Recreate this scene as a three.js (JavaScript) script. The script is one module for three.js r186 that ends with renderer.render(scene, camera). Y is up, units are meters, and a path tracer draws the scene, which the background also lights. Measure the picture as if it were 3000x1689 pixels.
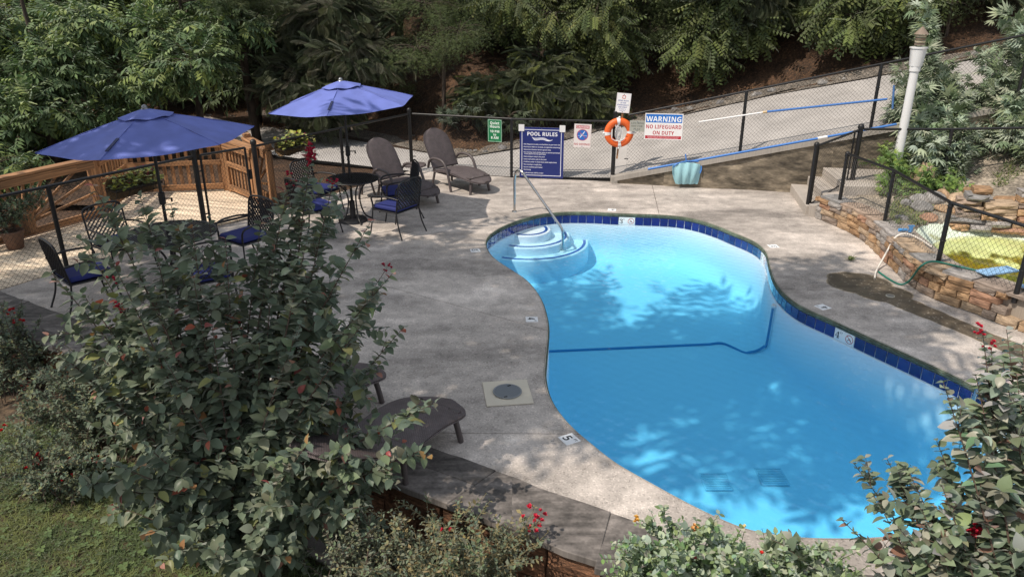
import * as THREE from 'three';
import { mergeGeometries, mergeVertices } from 'three/addons/utils/BufferGeometryUtils.js';
import { RoundedBoxGeometry } from 'three/addons/geometries/RoundedBoxGeometry.js';
import { Brush, Evaluator, SUBTRACTION } from 'three-bvh-csg';

// ---------------------------------------------------------------- camera, sky, sun, exposure
const scene = new THREE.Scene();
const CAMH = 3.65, PITCH = 21.8 * Math.PI / 180, FPX = 2200;
const camera = new THREE.PerspectiveCamera(2 * Math.atan(844.5 / FPX) * 180 / Math.PI, 3000 / 1689, 0.1, 400);
camera.position.set(0, CAMH, 0);
camera.rotation.set(-PITCH, 0, 0);
const SUNDIR = new THREE.Vector3(-0.63, 1, 0.13).normalize();
{ // hazy summer sky: pale blue overhead, whiter towards the horizon and round the sun
  const w = 256, h = 128, d = new Float32Array(w * h * 4);
  for (let j = 0; j < h; j++) for (let i = 0; i < w; i++) {
    const el = ((j + .5) / h - .5) * Math.PI, az = ((i + .5) / w - .5) * 2 * Math.PI, q = new THREE.Vector3(Math.cos(az) * Math.cos(el), Math.sin(el), Math.sin(az) * Math.cos(el));
    const up = Math.max(0, Math.sin(el)), t = Math.pow(1 - up, 2.2), c = q.dot(SUNDIR), g = .35 * Math.pow(Math.max(0, c), 8) + .10 * Math.max(0, c), lo = el < 0 ? .35 : 1, k = 4 * (j * w + i);
    d[k] = (.44 + .32 * t + g) * lo; d[k + 1] = (.49 + .28 * t + g * .96) * lo; d[k + 2] = (.585 + .19 * t + g * .88) * lo; d[k + 3] = 1;
  }
  const st = new THREE.DataTexture(d, w, h, THREE.RGBAFormat, THREE.FloatType); st.mapping = THREE.EquirectangularReflectionMapping; st.magFilter = st.minFilter = THREE.LinearFilter; st.needsUpdate = true;
  scene.background = st; scene.environment = st;
}
const sun = new THREE.DirectionalLight(0xfff2e2, 3.7);
sun.position.copy(SUNDIR).multiplyScalar(40);
sun.target.position.set(0, 0, -9);
sun.castShadow = true;
sun.shadow.camera.left = -25; sun.shadow.camera.right = 25; sun.shadow.camera.top = 25; sun.shadow.camera.bottom = -25; sun.shadow.camera.far = 90;
sun.shadow.mapSize.set(4096, 4096);
scene.add(sun, sun.target);
const EXPOSURE = 1.12;

// ---------------------------------------------------------------- helpers
const V = (x, y, z) => new THREE.Vector3(x, y, z);
function mulberry(a) { return () => { a |= 0; a = a + 0x6D2B79F5 | 0; let t = Math.imul(a ^ a >>> 15, 1 | a); t = t + Math.imul(t ^ t >>> 7, 61 | t) ^ t; return ((t ^ t >>> 14) >>> 0) / 4294967296; }; }
let rnd = mulberry(7);
const rr = (a, b) => a + (b - a) * rnd();
const pick = a => a[Math.floor(rnd() * a.length)];
const CT = Math.cos(PITCH), ST = Math.sin(PITCH);
// a photo pixel gives a direction; the distance comes from the plane it touches
function dirOf(px, py) { const u = (px - 1500) / FPX, v = (py - 844.5) / FPX; return V(u, -v * CT - ST, v * ST - CT); }
function onY(px, py, y = 0) { const d = dirOf(px, py), t = (y - CAMH) / d.y; return V(d.x * t, y, d.z * t); }
function onZ(px, py, z) { const d = dirOf(px, py), t = z / d.z; return V(d.x * t, CAMH + d.y * t, z); }
function atDepth(px, py, zc) { const d = dirOf(px, py); return V(d.x * zc, CAMH + d.y * zc, d.z * zc); }
const taken = {};
function numbered(n) { const k = taken[n] = (taken[n] ?? -1) + 1; return k ? n + '_' + String(k).padStart(3, '0') : n; }
function tag(o, label, category, group, kind) { if (label) o.userData.label = label; if (category) o.userData.category = category; if (group) o.userData.group = group; if (kind) o.userData.kind = kind; return o; }
function thing(name, label, category, pos = [0, 0, 0], turn = 0, group) { const g = new THREE.Group(); g.name = numbered(name); g.position.set(...pos); g.rotation.y = turn; tag(g, label, category, group); scene.add(g); return g; }
function struct(name) { const g = new THREE.Group(); g.name = numbered(name); g.userData.kind = 'structure'; scene.add(g); return g; }
function part(name, geo, mat, parent, opt) { const m = new THREE.Mesh(Array.isArray(geo) ? merge(geo) : geo, mat); m.name = parent === scene ? numbered(name) : name; m.castShadow = m.receiveShadow = true; if (opt) Object.assign(m.userData, opt); (parent || scene).add(m); return m; }
function copy(o, pos, turn, label) { const c = o.clone(); c.name = numbered(o.name.replace(/_\d{3}$/, '')); c.position.set(...pos); c.rotation.y = turn; c.userData = { ...o.userData }; if (label) c.userData.label = label; scene.add(c); return c; }
function merge(list) { const gs = list.map(g => { g = g.index ? g.toNonIndexed() : g; for (const k of Object.keys(g.attributes)) if (!['position', 'normal', 'uv'].includes(k)) g.deleteAttribute(k); if (!g.attributes.uv) g.setAttribute('uv', new THREE.BufferAttribute(new Float32Array(g.attributes.position.count * 2), 2)); return g; }); return mergeGeometries(gs); }
const T = (g, x = 0, y = 0, z = 0, rx = 0, ry = 0, rz = 0) => { if (rx || ry || rz) g.applyMatrix4(new THREE.Matrix4().makeRotationFromEuler(new THREE.Euler(rx, ry, rz))); g.translate(x, y, z); return g; };
const box = (w, h, d, x = 0, y = 0, z = 0, ry = 0) => T(new THREE.BoxGeometry(w, h, d), x, y, z, 0, ry);
const rbox = (w, h, d, r = .01, x = 0, y = 0, z = 0, ry = 0, seg = 1) => T(new RoundedBoxGeometry(w, h, d, seg, Math.min(r, w / 2.01, h / 2.01, d / 2.01)), x, y, z, 0, ry);
const cyl = (r0, r1, h, n = 12, x = 0, y = 0, z = 0) => T(new THREE.CylinderGeometry(r1, r0, h, n), x, y + h / 2, z);
function rod(a, b, r, n = 6, r2 = r) { const d = b.clone().sub(a), L = d.length(), g = new THREE.CylinderGeometry(r2, r, L, n, 1); g.translate(0, L / 2, 0); g.applyQuaternion(new THREE.Quaternion().setFromUnitVectors(V(0, 1, 0), d.normalize())); g.translate(a.x, a.y, a.z); return g; }
function bar(a, b, w, h) { const d = b.clone().sub(a), L = d.length(), g = new THREE.BoxGeometry(w, h, L); const m = new THREE.Matrix4().lookAt(a, b, V(0, 1, 0)); g.applyMatrix4(m); g.translate((a.x + b.x) / 2, (a.y + b.y) / 2, (a.z + b.z) / 2); return g; }
const tube = (pts, r, seg = 24, n = 6, closed = false, tens = .5) => new THREE.TubeGeometry(new THREE.CatmullRomCurve3(pts, closed, 'catmullrom', tens), seg, r, n, closed);
function worldUV(g, s = 1, ax = 'xz') { const p = g.attributes.position, uv = new Float32Array(p.count * 2); for (let i = 0; i < p.count; i++) { const q = { x: p.getX(i), y: p.getY(i), z: p.getZ(i) }; uv[2 * i] = q[ax[0]] * s; uv[2 * i + 1] = q[ax[1]] * s; } g.setAttribute('uv', new THREE.BufferAttribute(uv, 2)); return g; }
// noise
function hash(x, y, s = 0) { let h = Math.imul(x, 374761393) + Math.imul(y, 668265263) + Math.imul(s, 1274126177) | 0; h = Math.imul(h ^ h >>> 13, 1274126177); return ((h ^ h >>> 16) >>> 0) / 4294967296; }
function vnoise(x, y, s = 0, per = 0) { let xi = Math.floor(x), yi = Math.floor(y); const fx = x - xi, fy = y - yi, ux = fx * fx * (3 - 2 * fx), uy = fy * fy * (3 - 2 * fy); let x1 = xi + 1, y1 = yi + 1; if (per) { xi = (xi % per + per) % per; x1 = (x1 % per + per) % per; yi = (yi % per + per) % per; y1 = (y1 % per + per) % per; } const a = hash(xi, yi, s), b = hash(x1, yi, s), c = hash(xi, y1, s), d = hash(x1, y1, s); return a + (b - a) * ux + (c - a) * uy + (a - b - c + d) * ux * uy; }
function fbm(x, y, o = 4, s = 0, per = 0) { let t = 0, a = .5, n = 0; for (let i = 0; i < o; i++) { t += a * vnoise(x, y, s + i, per); n += a; a *= .5; x *= 2; y *= 2; per *= 2; } return t / n; }
const clamp = (x, a = 0, b = 1) => Math.min(b, Math.max(a, x)), mix = (a, b, t) => a + (b - a) * t, smooth = (a, b, x) => { const t = clamp((x - a) / (b - a)); return t * t * (3 - 2 * t); };
function tex(w, h, fn, srgb = true, wrap = true) {
  const d = new Uint8Array(w * h * 4);
  for (let j = 0; j < h; j++) for (let i = 0; i < w; i++) { const c = fn((i + .5) / w, (j + .5) / h, i, j), k = 4 * (j * w + i); if (typeof c === 'number') d[k] = d[k + 1] = d[k + 2] = clamp(c) * 255; else { d[k] = clamp(c[0]) * 255; d[k + 1] = clamp(c[1]) * 255; d[k + 2] = clamp(c[2]) * 255; } d[k + 3] = 255; }
  const t = new THREE.DataTexture(d, w, h); t.magFilter = THREE.LinearFilter; t.minFilter = THREE.LinearFilter; if (srgb) t.colorSpace = THREE.SRGBColorSpace; if (wrap) t.wrapS = t.wrapT = THREE.RepeatWrapping; t.needsUpdate = true; return t;
}
const M = (color, rough = .8, o = {}) => new THREE.MeshPhysicalMaterial({ color, roughness: rough, ...o });
const lin = (r, g, b) => new THREE.Color().setRGB(r, g, b);
function paint(w, h, draw) { const c = document.createElement('canvas'); c.width = w; c.height = h; const x = c.getContext('2d'); draw(x, w, h); const t = new THREE.CanvasTexture(c); t.colorSpace = THREE.SRGBColorSpace; t.magFilter = THREE.LinearFilter; return t; }
const fineNoise = tex(256, 256, (u, v) => fbm(u * 32, v * 32, 3, 3, 32), false);
const grainNoise = tex(512, 512, (u, v) => .5 * fbm(u * 64, v * 64, 3, 9, 64) + .5 * fbm(u * 8, v * 8, 4, 5, 8), false);

// ---------------------------------------------------------------- materials
const woodTex = tex(512, 512, (u, v) => { const g = fbm(u * 4, v * 64, 4, 21, 0), k = fbm(u * 2 + 3, v * 8, 3, 22); const t = .62 + .34 * (g - .5) * 1.6 + .3 * (k - .5); return [.62 * t * 1.52, .47 * t * 1.48, .34 * t * 1.42]; });
const plankTex = tex(512, 512, (u, v) => { const g = fbm(u * 3, v * 90, 4, 31), k = fbm(u * 5, v * 12, 4, 32); const t = .98 + .5 * (g - .5) + .45 * (k - .5); return [.88 * t, .81 * t, .72 * t]; });
const mBlack = M(lin(.012, .012, .013), .42), mWire = M(lin(.014, .014, .015), .5), mSteel = M(0xc9c8c4, .22, { metalness: 1 });
const mWood = M(0xffffff, .75, { map: woodTex, bumpMap: fineNoise, bumpScale: .002 });
const mPlank = [.95, 1.05, .82].map(k => M(lin(k, k * .98, k * .95), .8, { map: plankTex, bumpMap: fineNoise, bumpScale: .002 }));
const mWhite = M(lin(.78, .78, .78), .45), mNavy = M(lin(.018, .028, .16), .8), mIron = M(lin(.013, .013, .016), .4);
// ================================================================ SETTING
// pool outline at the deck edge, anticlockwise seen from above starting at the left end of the steps
const OUT = [[-.41, -11.05], [-.36, -11.42], [-.19, -11.82], [.03, -12.15], [.26, -12.41], [.49, -12.6], [.73, -12.705], [1.035, -12.763], [1.43, -12.747], [1.77, -12.68], [2.11, -12.635], [2.566, -12.575], [2.89, -12.478], [3.09, -12.33], [3.26, -12.13], [3.42, -11.87], [3.557, -11.57], [3.69, -11.29], [3.76, -11.1], [3.795, -10.9], [3.79, -10.6], [3.726, -10.276], [3.645, -9.946], [3.562, -9.55], [3.521, -9.26], [3.514, -9.0], [3.54, -8.73], [3.62, -8.46], [3.8, -8.12], [4.06, -7.6], [4.32, -7.1], [4.53, -6.65], [4.64, -6.2], [4.62, -5.7], [4.45, -5.25], [4.15, -4.85], [3.7, -4.57], [3.15, -4.4], [2.6, -4.33], [2.31, -4.32], [2.03, -4.335], [1.76, -4.4], [1.59, -4.5], [1.37, -4.69], [1.11, -4.96], [.86, -5.24], [.69, -5.51], [.54, -5.78], [.42, -6.08], [.354, -6.38], [.335, -6.75], [.36, -7.13], [.395, -7.55], [.418, -7.9], [.416, -8.16], [.40, -8.44], [.373, -8.7], [.33, -8.95], [.253, -9.26], [.165, -9.5], [.025, -9.77], [-.15, -10.09], [-.29, -10.4], [-.37, -10.7]];
const outCurve = new THREE.CatmullRomCurve3(OUT.map(p => V(p[0], 0, p[1])), true, 'catmullrom', .5);
const PERIM = outCurve.getLength(), NP = 320;
outCurve.arcLengthDivisions = 1200; outCurve.updateArcLengths();
const ring = []; for (let i = 0; i < NP; i++) ring.push(outCurve.getPointAt(i / NP));
const inN = []; for (let i = 0; i < NP; i++) { const a = ring[(i + NP - 3) % NP], b = ring[(i + 3) % NP], t = b.clone().sub(a).normalize(); inN.push(V(-t.z, 0, t.x)); }
{ // make normals point inward
  const c = V(2, 0, -8.5); let s = 0; for (let i = 0; i < NP; i++) s += inN[i].dot(c.clone().sub(ring[i])) > 0 ? 1 : -1; if (s < 0) inN.forEach(n => n.negate());
}
const WATER = -.155, floorY = z => mix(-.86, -1.42, clamp((z + 12.4) / 7.2, -.2, 1.2));
// ---- retaining wall line (near side), inner edge of its flagstone cap
const WALL_IN = [[-9.2, -10.49], [-.72, -5.40], [.6, -4.61], [1.25, -4.25], [1.9, -4.0], [2.8, -3.86], [4.2, -3.86], [5.4, -4.2], [7.5, -5.2]];
const wallCurve = new THREE.CatmullRomCurve3(WALL_IN.map(p => V(p[0], 0, p[1])), false, 'centripetal');
const WALLN = 120, wallIn = wallCurve.getSpacedPoints(WALLN), wallNrm = wallIn.map((p, i) => { const t = wallCurve.getTangentAt(i / WALLN); return V(-t.z, 0, t.x); });
const wallOff = (i, d) => wallIn[i].clone().addScaledVector(wallNrm[i], d);
// ---- stone ledge wall base line (right)
const LEDGE = [[5.242, -12.372], [5.344, -12.011], [5.44, -11.633], [5.485, -11.069], [5.46, -10.552], [5.40, -10.076], [5.345, -9.636], [5.315, -9.229], [5.34, -8.93], [5.43, -8.671], [5.584, -8.413], [5.748, -8.05], [5.9, -7.75], [6.3, -7.1], [6.9, -6.4]];
const ledgeCurve = new THREE.CatmullRomCurve3(LEDGE.map(p => V(p[0], 0, p[1])), false, 'centripetal');

// ---- concrete deck
const DX0 = -10, DX1 = 8, DZ0 = -17, DZ1 = -3;
const wet = (x, z) => { // outline of the damp patch by the drain
  const d1 = Math.hypot((x - 4.62) / .42, (z + 9.35) / .42), d2 = Math.hypot((x - 4.8) / .36, (z + 8.95) / .3);
  const seg = (ax, az, bx, bz, r) => { const t = clamp(((x - ax) * (bx - ax) + (z - az) * (bz - az)) / ((bx - ax) ** 2 + (bz - az) ** 2)); return Math.hypot(x - ax - t * (bx - ax), z - az - t * (bz - az)) / r; };
  return Math.min(d1, d2, seg(4.85, -8.8, 5.05, -8.3, .2), seg(5.05, -8.3, 5.5, -7.3, .17), seg(5.5, -7.3, 6.1, -6.3, .13));
};
const deckTex = tex(2048, 1593, (u, v) => {
  const x = mix(DX0, DX1, u), z = mix(DZ0, DZ1, v);
  const a = fbm(x * .55 + 9, z * .55, 5, 1), b = fbm(x * 1.3, z * 4.2 + 7, 5, 2), c = hash(Math.floor(x * 105), Math.floor(z * 105), 3), d = fbm(x * 9, z * 9, 3, 5);
  let t = .70 + .28 * (a - .5) + .26 * (b - .5) + .16 * (d - .5) + (c > .93 ? .12 : c < .06 ? -.13 : (c - .5) * .07);
  const patch = smooth(.56, .66, fbm(x * .9 + 20, z * 1.6 - 4, 4, 8)); t -= .065 * patch;
  const st = smooth(.62, .75, fbm(x * 2.1 - 11, z * 2.1, 4, 12)); t += .07 * st;
  const w = wet(x, z) + .35 * (fbm(x * 4, z * 4, 3, 15) - .5), wf = 1 - smooth(.9, .98, w);
  let r = t * 1.0, g = t * .955, bl = t * .915;
  if (wf > 0) { const k = mix(1, .58, wf), sp = hash(Math.floor(x * 60), Math.floor(z * 60), 4) > .975 ? .25 : 0; r = r * k * .98 + sp * wf; g = g * k * .94 + sp * wf; bl = bl * k * .84 + sp * wf; }
  return [r, g, bl];
}, true, false);
const deckRough = tex(512, 398, (u, v) => { const x = mix(DX0, DX1, u), z = mix(DZ0, DZ1, v); return wet(x, z) < .95 ? .45 : .88; }, false, false);
const mDeck = M(0xffffff, 1, { map: deckTex, roughnessMap: deckRough, bumpMap: grainNoise, bumpScale: .004 });
mDeck.bumpMap = grainNoise.clone(); mDeck.bumpMap.repeat.set(24, 18.6); mDeck.bumpMap.needsUpdate = true;
const deckUV = g => { const p = g.attributes.position, uv = new Float32Array(p.count * 2); for (let i = 0; i < p.count; i++) { uv[2 * i] = (p.getX(i) - DX0) / (DX1 - DX0); uv[2 * i + 1] = (p.getZ(i) - DZ0) / (DZ1 - DZ0); } g.setAttribute('uv', new THREE.BufferAttribute(uv, 2)); return g; };
const FEN = { L: [-6.95, -8.5], P0: [-6.18, -9.78], P1: [-5.0, -11.72], P2: [-4.31, -12.5], P3: [-3.24, -14.25], P4: [-2.16, -16.0], P5: [-.01, -15.34], P6: [2.04, -14.98] };
const deckPoly = []; for (let i = 0; i <= WALLN; i += 2) { const p = wallIn[i]; if (p.x > -6.9 && p.x < 7.2) deckPoly.push([p.x, p.z]); }
for (const p of [[7.3, -6.2], [6.9, -6.35], ...LEDGE.slice(0, 13).reverse().map(p => [p[0] + .05, p[1]]), [5.3, -12.75], [5.6, -14.1], [2.12, -14.82], FEN.P6, FEN.P5, FEN.P4, FEN.P3, FEN.P2, FEN.P1, FEN.P0]) deckPoly.push(p);
const poolDeck = struct('pool_deck');
{
  const sh = new THREE.Shape(deckPoly.map(p => new THREE.Vector2(p[0], -p[1])));
  sh.holes.push(new THREE.Path(ring.map(p => new THREE.Vector2(p.x, -p.z))));
  const g = new THREE.ExtrudeGeometry(sh, { depth: .14, bevelEnabled: false, curveSegments: 1 }); g.rotateX(-Math.PI / 2); g.translate(0, -.14, 0);
  const ev = new Evaluator(); ev.attributes = ['position', 'normal']; g.deleteAttribute('uv');
  let b = new Brush(mergeVertices(g)); b.updateMatrixWorld();
  const joints = [[-1.716, -9.241, .45, -7.80], [-3.9, -10.7, -1.716, -9.241], [-3.9, -10.7, -5.6, -11.1], [-1.2, -5.7, .72, -5.67], [-2.2, -15.9, .05, -12.2], [2.83, -14.95, 2.55, -12.5], [3.7, -11.5, 5.6, -11.72], [3.45, -9.115, 5.5, -8.95], [4.5, -6.68, 7.3, -6.0], [1.5, -4.4, 1.35, -4.1]];
  for (const [ax, az, bx, bz] of joints) {
    const k = new Brush(bar(V(ax, -.05, az), V(bx, -.05, bz), .009, .3)); k.geometry.deleteAttribute('uv'); k.updateMatrixWorld();
    b = ev.evaluate(b, k, SUBTRACTION); b.updateMatrixWorld();
  }
  // separate slabs
  let mg = b.geometry.clone(); mg.deleteAttribute('normal'); for (const k of Object.keys(mg.attributes)) if (k !== 'position') mg.deleteAttribute(k);
  mg.clearGroups(); mg = mergeVertices(mg, 1e-4); const idx = mg.index.array, n = mg.attributes.position.count, par = Int32Array.from({ length: n }, (_, i) => i);
  const find = i => { while (par[i] !== i) i = par[i] = par[par[i]]; return i; };
  for (let i = 0; i < idx.length; i += 3) { par[find(idx[i])] = find(idx[i + 1]); par[find(idx[i + 1])] = find(idx[i + 2]); }
  const comp = {}; for (let i = 0; i < idx.length; i += 3) (comp[find(idx[i])] ||= []).push(idx[i], idx[i + 1], idx[i + 2]);
  for (const c of Object.values(comp)) { if (c.length < 24) continue; const s = new THREE.BufferGeometry(); s.setAttribute('position', mg.attributes.position.clone()); s.setIndex(c); const f = s.toNonIndexed(), fp = f.attributes.position; for (let i = 0; i < fp.count; i++) { const y = fp.getY(i); fp.setY(i, y > -.004 ? 0 : y < -.136 ? -.14 : y); } f.computeVertexNormals(); const fn = f.attributes.normal; for (let i = 0; i < fp.count; i += 3) if (fp.getY(i) === fp.getY(i + 1) && fp.getY(i) === fp.getY(i + 2)) for (let k = i; k < i + 3; k++) fn.setXYZ(k, 0, fp.getY(i) === 0 ? 1 : -1, 0); part('concrete_slab', deckUV(f), mDeck, poolDeck); }
  part('joint_filler', deckUV(T(new THREE.ShapeGeometry(sh).rotateX(-Math.PI / 2), 0, -.03, 0)), M(lin(.12, .11, .10), .95), poolDeck);
}
// ---- pool: coping edge, tile band, basin, steps, water
const pool = struct('swimming_pool');
function ringStrip(rows) { // rows: [inset, y or fn]
  const pos = [], uv = [], idx = [];
  rows.forEach(([d, y], r) => { for (let i = 0; i <= NP; i++) { const k = i % NP, p = ring[k].clone().addScaledVector(inN[k], d); pos.push(p.x, typeof y === 'function' ? y(p.z) : y, p.z); uv.push(i / NP * PERIM, r * .1); } });
  for (let r = 0; r < rows.length - 1; r++) for (let i = 0; i < NP; i++) { const a = r * (NP + 1) + i, b = a + NP + 1; idx.push(a, b, a + 1, a + 1, b, b + 1); }
  const g = new THREE.BufferGeometry(); g.setAttribute('position', new THREE.Float32BufferAttribute(pos, 3)); g.setAttribute('uv', new THREE.Float32BufferAttribute(uv, 2)); g.setIndex(idx); g.computeVertexNormals(); return g;
}
const copTex = tex(1024, 64, (u, v) => { const n = fbm(u * 220, v * 6, 4, 41), m = fbm(u * 40, v * 2, 3, 42), t = .38 + .4 * (n - .5) + .3 * (m - .5); return [t * .86, t * .95, t * .80]; });
{ const mCop = M(0xffffff, .9, { map: copTex }); mCop.map.repeat.set(1 / 6, 8); part('coping_edge', ringStrip([[-.012, .001], [.006, -.004], [.016, -.016], [.018, -.045], [.010, -.062], [-.03, -.064]]), mCop, pool); }
const mPlaster = M(lin(.86, .90, .94), .7), mTile = [lin(.012, .022, .16), lin(.016, .03, .19), lin(.010, .018, .13)].map(c => M(c, .12, { clearcoat: .6, clearcoatRoughness: .08 })), mGrout = M(lin(.72, .75, .76), .8);
part('tile_grout', ringStrip([[-.03, -.064], [.0, -.064], [.0, -.215], [.012, -.222]]), mGrout, pool);
{
  const R = .28, rows = [[.012, -.222], [.03, z => floorY(z) + R]];
  for (let k = 1; k <= 5; k++) { const a = k / 5 * Math.PI / 2; rows.push([.03 + R * (1 - Math.cos(a)), z => floorY(z) + R * (1 - Math.sin(a))]); }
  part('basin_wall', ringStrip(rows), mPlaster, pool);
  const inner = ring.map((p, i) => p.clone().addScaledVector(inN[i], .03 + R));
  const fg = new THREE.ShapeGeometry(new THREE.Shape(inner.map(p => new THREE.Vector2(p.x, -p.z)))); fg.rotateX(-Math.PI / 2);
  const fp = fg.attributes.position; for (let i = 0; i < fp.count; i++) fp.setY(i, floorY(fp.getZ(i))); fg.computeVertexNormals();
  part('basin_floor', fg, mPlaster, pool);
}
function depthTile(txt, small, noDive = true) { return paint(512, 256, (x, w, h) => { x.fillStyle = '#e9ecea'; x.fillRect(0, 0, w, h); x.fillStyle = '#15181c'; x.textBaseline = 'middle'; x.font = 'bold 210px serif'; x.fillText(txt, 20, 138); x.font = '70px sans-serif'; x.fillText(small, 135, 70); if (noDive) { x.lineWidth = 16; x.strokeStyle = '#b2453f'; x.beginPath(); x.arc(390, 130, 92, 0, 7); x.stroke(); x.lineWidth = 14; x.strokeStyle = '#222'; x.beginPath(); x.moveTo(340, 175); x.lineTo(395, 120); x.lineTo(435, 160); x.moveTo(365, 105); x.lineTo(400, 125); x.stroke(); x.strokeStyle = '#b2453f'; x.beginPath(); x.moveTo(325, 65); x.lineTo(455, 195); x.stroke(); } }); }
{
  const pitch = PERIM / Math.round(PERIM / .142), n = Math.round(PERIM / pitch), tg = [0, 1, 2].map(() => rbox(pitch - .008, .138, .008, .002));
  const near = (x, z) => { let b = 0, bd = 9; for (let i = 0; i < n; i++) { const q = outCurve.getPointAt((i + .5) / n), d = Math.hypot(q.x - x, q.z - z); if (d < bd) { bd = d; b = i; } } return b; };
  const marks = {}; for (const [x, z, t, s] of [[1.93, -12.66, '3', '½'], [3.79, -10.8, '3', 'FT'], [3.85, -8.02, '4', 'FT'], [.36, -8.8, '4', 'FT'], [.9, -5.2, '5', 'FT'], [3.6, -4.5, '5', 'FT']]) { const k = near(x, z); marks[k] = [t, s]; marks[(k + 1) % n] = 'skip'; }
  for (let i = 0; i < n; i++) {
    if (marks[i] === 'skip') continue;
    const wide = marks[i], u = ((i + (wide ? 1 : .5)) / n) % 1, p = outCurve.getPointAt(u), t = outCurve.getTangentAt(u), nn = V(-t.z, 0, t.x); if (nn.dot(inN[Math.floor(u * NP) % NP]) < 0) nn.negate();
    let m;
    if (wide) { const w = 2 * pitch - .008, mt = M(0xffffff, .3, { map: depthTile(...wide) }), mw = M(lin(.75, .76, .75), .3); m = new THREE.Mesh(new THREE.BoxGeometry(w, .138, .009), [mw, mw, mw, mw, mt, mw]); m.name = 'depth_marker_tile'; pool.add(m); m.castShadow = m.receiveShadow = true; }
    else m = part('waterline_tile', tg[i % 3], mTile[Math.floor(hash(i, 3) * 3)], pool);
    m.position.set(p.x, -.138, p.z).addScaledVector(nn, .003); m.rotation.y = Math.atan2(nn.x, nn.z);
  }
}
{ // entry steps
  const st = new THREE.Group(); st.name = 'entry_steps'; pool.add(st);
  const clipped = (cx, cz, r, d = .06) => { const pts = []; for (let i = 0; i < 72; i++) { const a = i / 72 * Math.PI * 2; let x = cx + r * Math.cos(a), z = cz + r * Math.sin(a); pts.push(V(x, 0, z)); } return pts; };
  const inside = p => { let c = false; for (let i = 0, j = NP - 1; i < NP; j = i++) { const a = ring[i], b = ring[j]; if ((a.z > p.z) !== (b.z > p.z) && p.x < (b.x - a.x) * (p.z - a.z) / (b.z - a.z) + a.x) c = !c; } return c; };
  const lev = [[.255, -12.5, .40, -.235], [.265, -12.62, .735, -.375], [.28, -12.72, 1.06, -.52]];
  lev.forEach(([cx, cz, r, y]) => {
    const pts = clipped(cx, cz, r), base = -1.0, sh = new THREE.Shape(pts.map(p => new THREE.Vector2(p.x, -p.z)));
    const g = new THREE.ExtrudeGeometry(sh, { depth: y - base - .02, bevelEnabled: true, bevelSize: .02, bevelThickness: .02, bevelSegments: 2 }); g.rotateX(-Math.PI / 2); g.translate(0, base, 0);
    const s = part('step', g, mPlaster, st);
    for (let i = 0; i < 90; i++) { const a = i / 90 * Math.PI * 2, rr2 = r - .055, p = V(cx + rr2 * Math.cos(a), 0, cz + rr2 * Math.sin(a)); if (!inside(p)) continue; const w = rr2 * Math.PI * 2 / 90 - .005; part('edge_tile', box(w, .006, .045, p.x, y + .004, p.z, -a + Math.PI / 2), M(lin(.02, .10, .42), .3), s); }
  });
}
{ // floor line across the slope break, running up the wall on the right, with its hook; main drains
  const i0 = ring.reduce((b, p, i) => p.x < 1.2 && Math.abs(p.z + 9.42) < Math.abs(ring[b].z + 9.42) ? i : b, 300), i1 = ring.reduce((b, p, i) => p.x > 2.5 && Math.abs(p.z + 9.2) < Math.abs(ring[b].z + 9.2) ? i : b, 60);
  const A = ring[i0].clone().addScaledVector(inN[i0], .33), B = ring[i1].clone().addScaledVector(inN[i1], .31); B.z = -9.66;
  const w = ring[i1], q = inN[i1], pts = []; for (let k = 0; k <= 12; k++) { const x = mix(A.x - .06, w.x + q.x * .5, k / 12), z = mix(-9.44, -9.66, k / 12); pts.push(V(x, floorY(z) + .014, z)); }
  for (let k = 1; k <= 6; k++) { const an = (1 - k / 6) * Math.PI / 2, d = .05 + .28 * (1 - Math.cos(an)); pts.push(V(w.x + q.x * (d + .012), floorY(w.z) + .28 * (1 - Math.sin(an)) + .016, mix(-9.66, w.z, .35 + .65 * k / 6))); }
  pts.push(V(w.x + q.x * .045, -.3, w.z));
  part('floor_line', tube(pts, .018, 120, 6), M(lin(.10, .30, .52), .5), pool);
  part('rope_hook', [new THREE.SphereGeometry(.035, 10, 8).translate(w.x + q.x * .04, -.27, w.z)], mWhite, pool);
  for (const [x, z] of [[2.2, -6.75], [2.83, -6.83]]) { const g = []; for (let k = 0; k < 9; k++) g.push(box(.27, .012, .02, x, floorY(z) + .02, z - .12 + k * .03)); g.push(box(.3, .012, .3, x, floorY(z) + .008, z)); part('main_drain', g, M(lin(.70, .79, .84), .5), pool); }
}
// water: a closed body that absorbs with depth, under a thin mirroring surface
{
  const sh = new THREE.Shape(ring.map((p, i) => { const q = p.clone().addScaledVector(inN[i], .02); return new THREE.Vector2(q.x, -q.z); }));
  const bg = new THREE.ExtrudeGeometry(sh, { depth: 1.9, bevelEnabled: false, curveSegments: 1 }); bg.rotateX(-Math.PI / 2); bg.translate(0, WATER - .004 - 1.9, 0);
  const water = part('pool_water', bg, new THREE.MeshPhysicalMaterial({ color: 0xffffff, roughness: 0, transmission: 1, thickness: 1, ior: 1.0, specularIntensity: 0, transparent: true, opacity: .01, attenuationColor: lin(.57, .875, .99), attenuationDistance: 1.0 }), scene, { kind: 'structure' });
  const rip = tex(512, 512, (u, v) => .6 * fbm(u * 12, v * 12, 3, 61, 12) + .4 * fbm(u * 40, v * 28, 2, 66, 4), false); rip.repeat.set(.45, .45);
  const sg = worldUV(new THREE.ShapeGeometry(sh).rotateX(-Math.PI / 2).translate(0, WATER, 0));
  part('water_surface', sg, new THREE.MeshPhysicalMaterial({ color: 0xffffff, roughness: 0, transmission: 1, thickness: 0, ior: 1.33, bumpMap: rip, bumpScale: .014 }), water);
}
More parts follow.
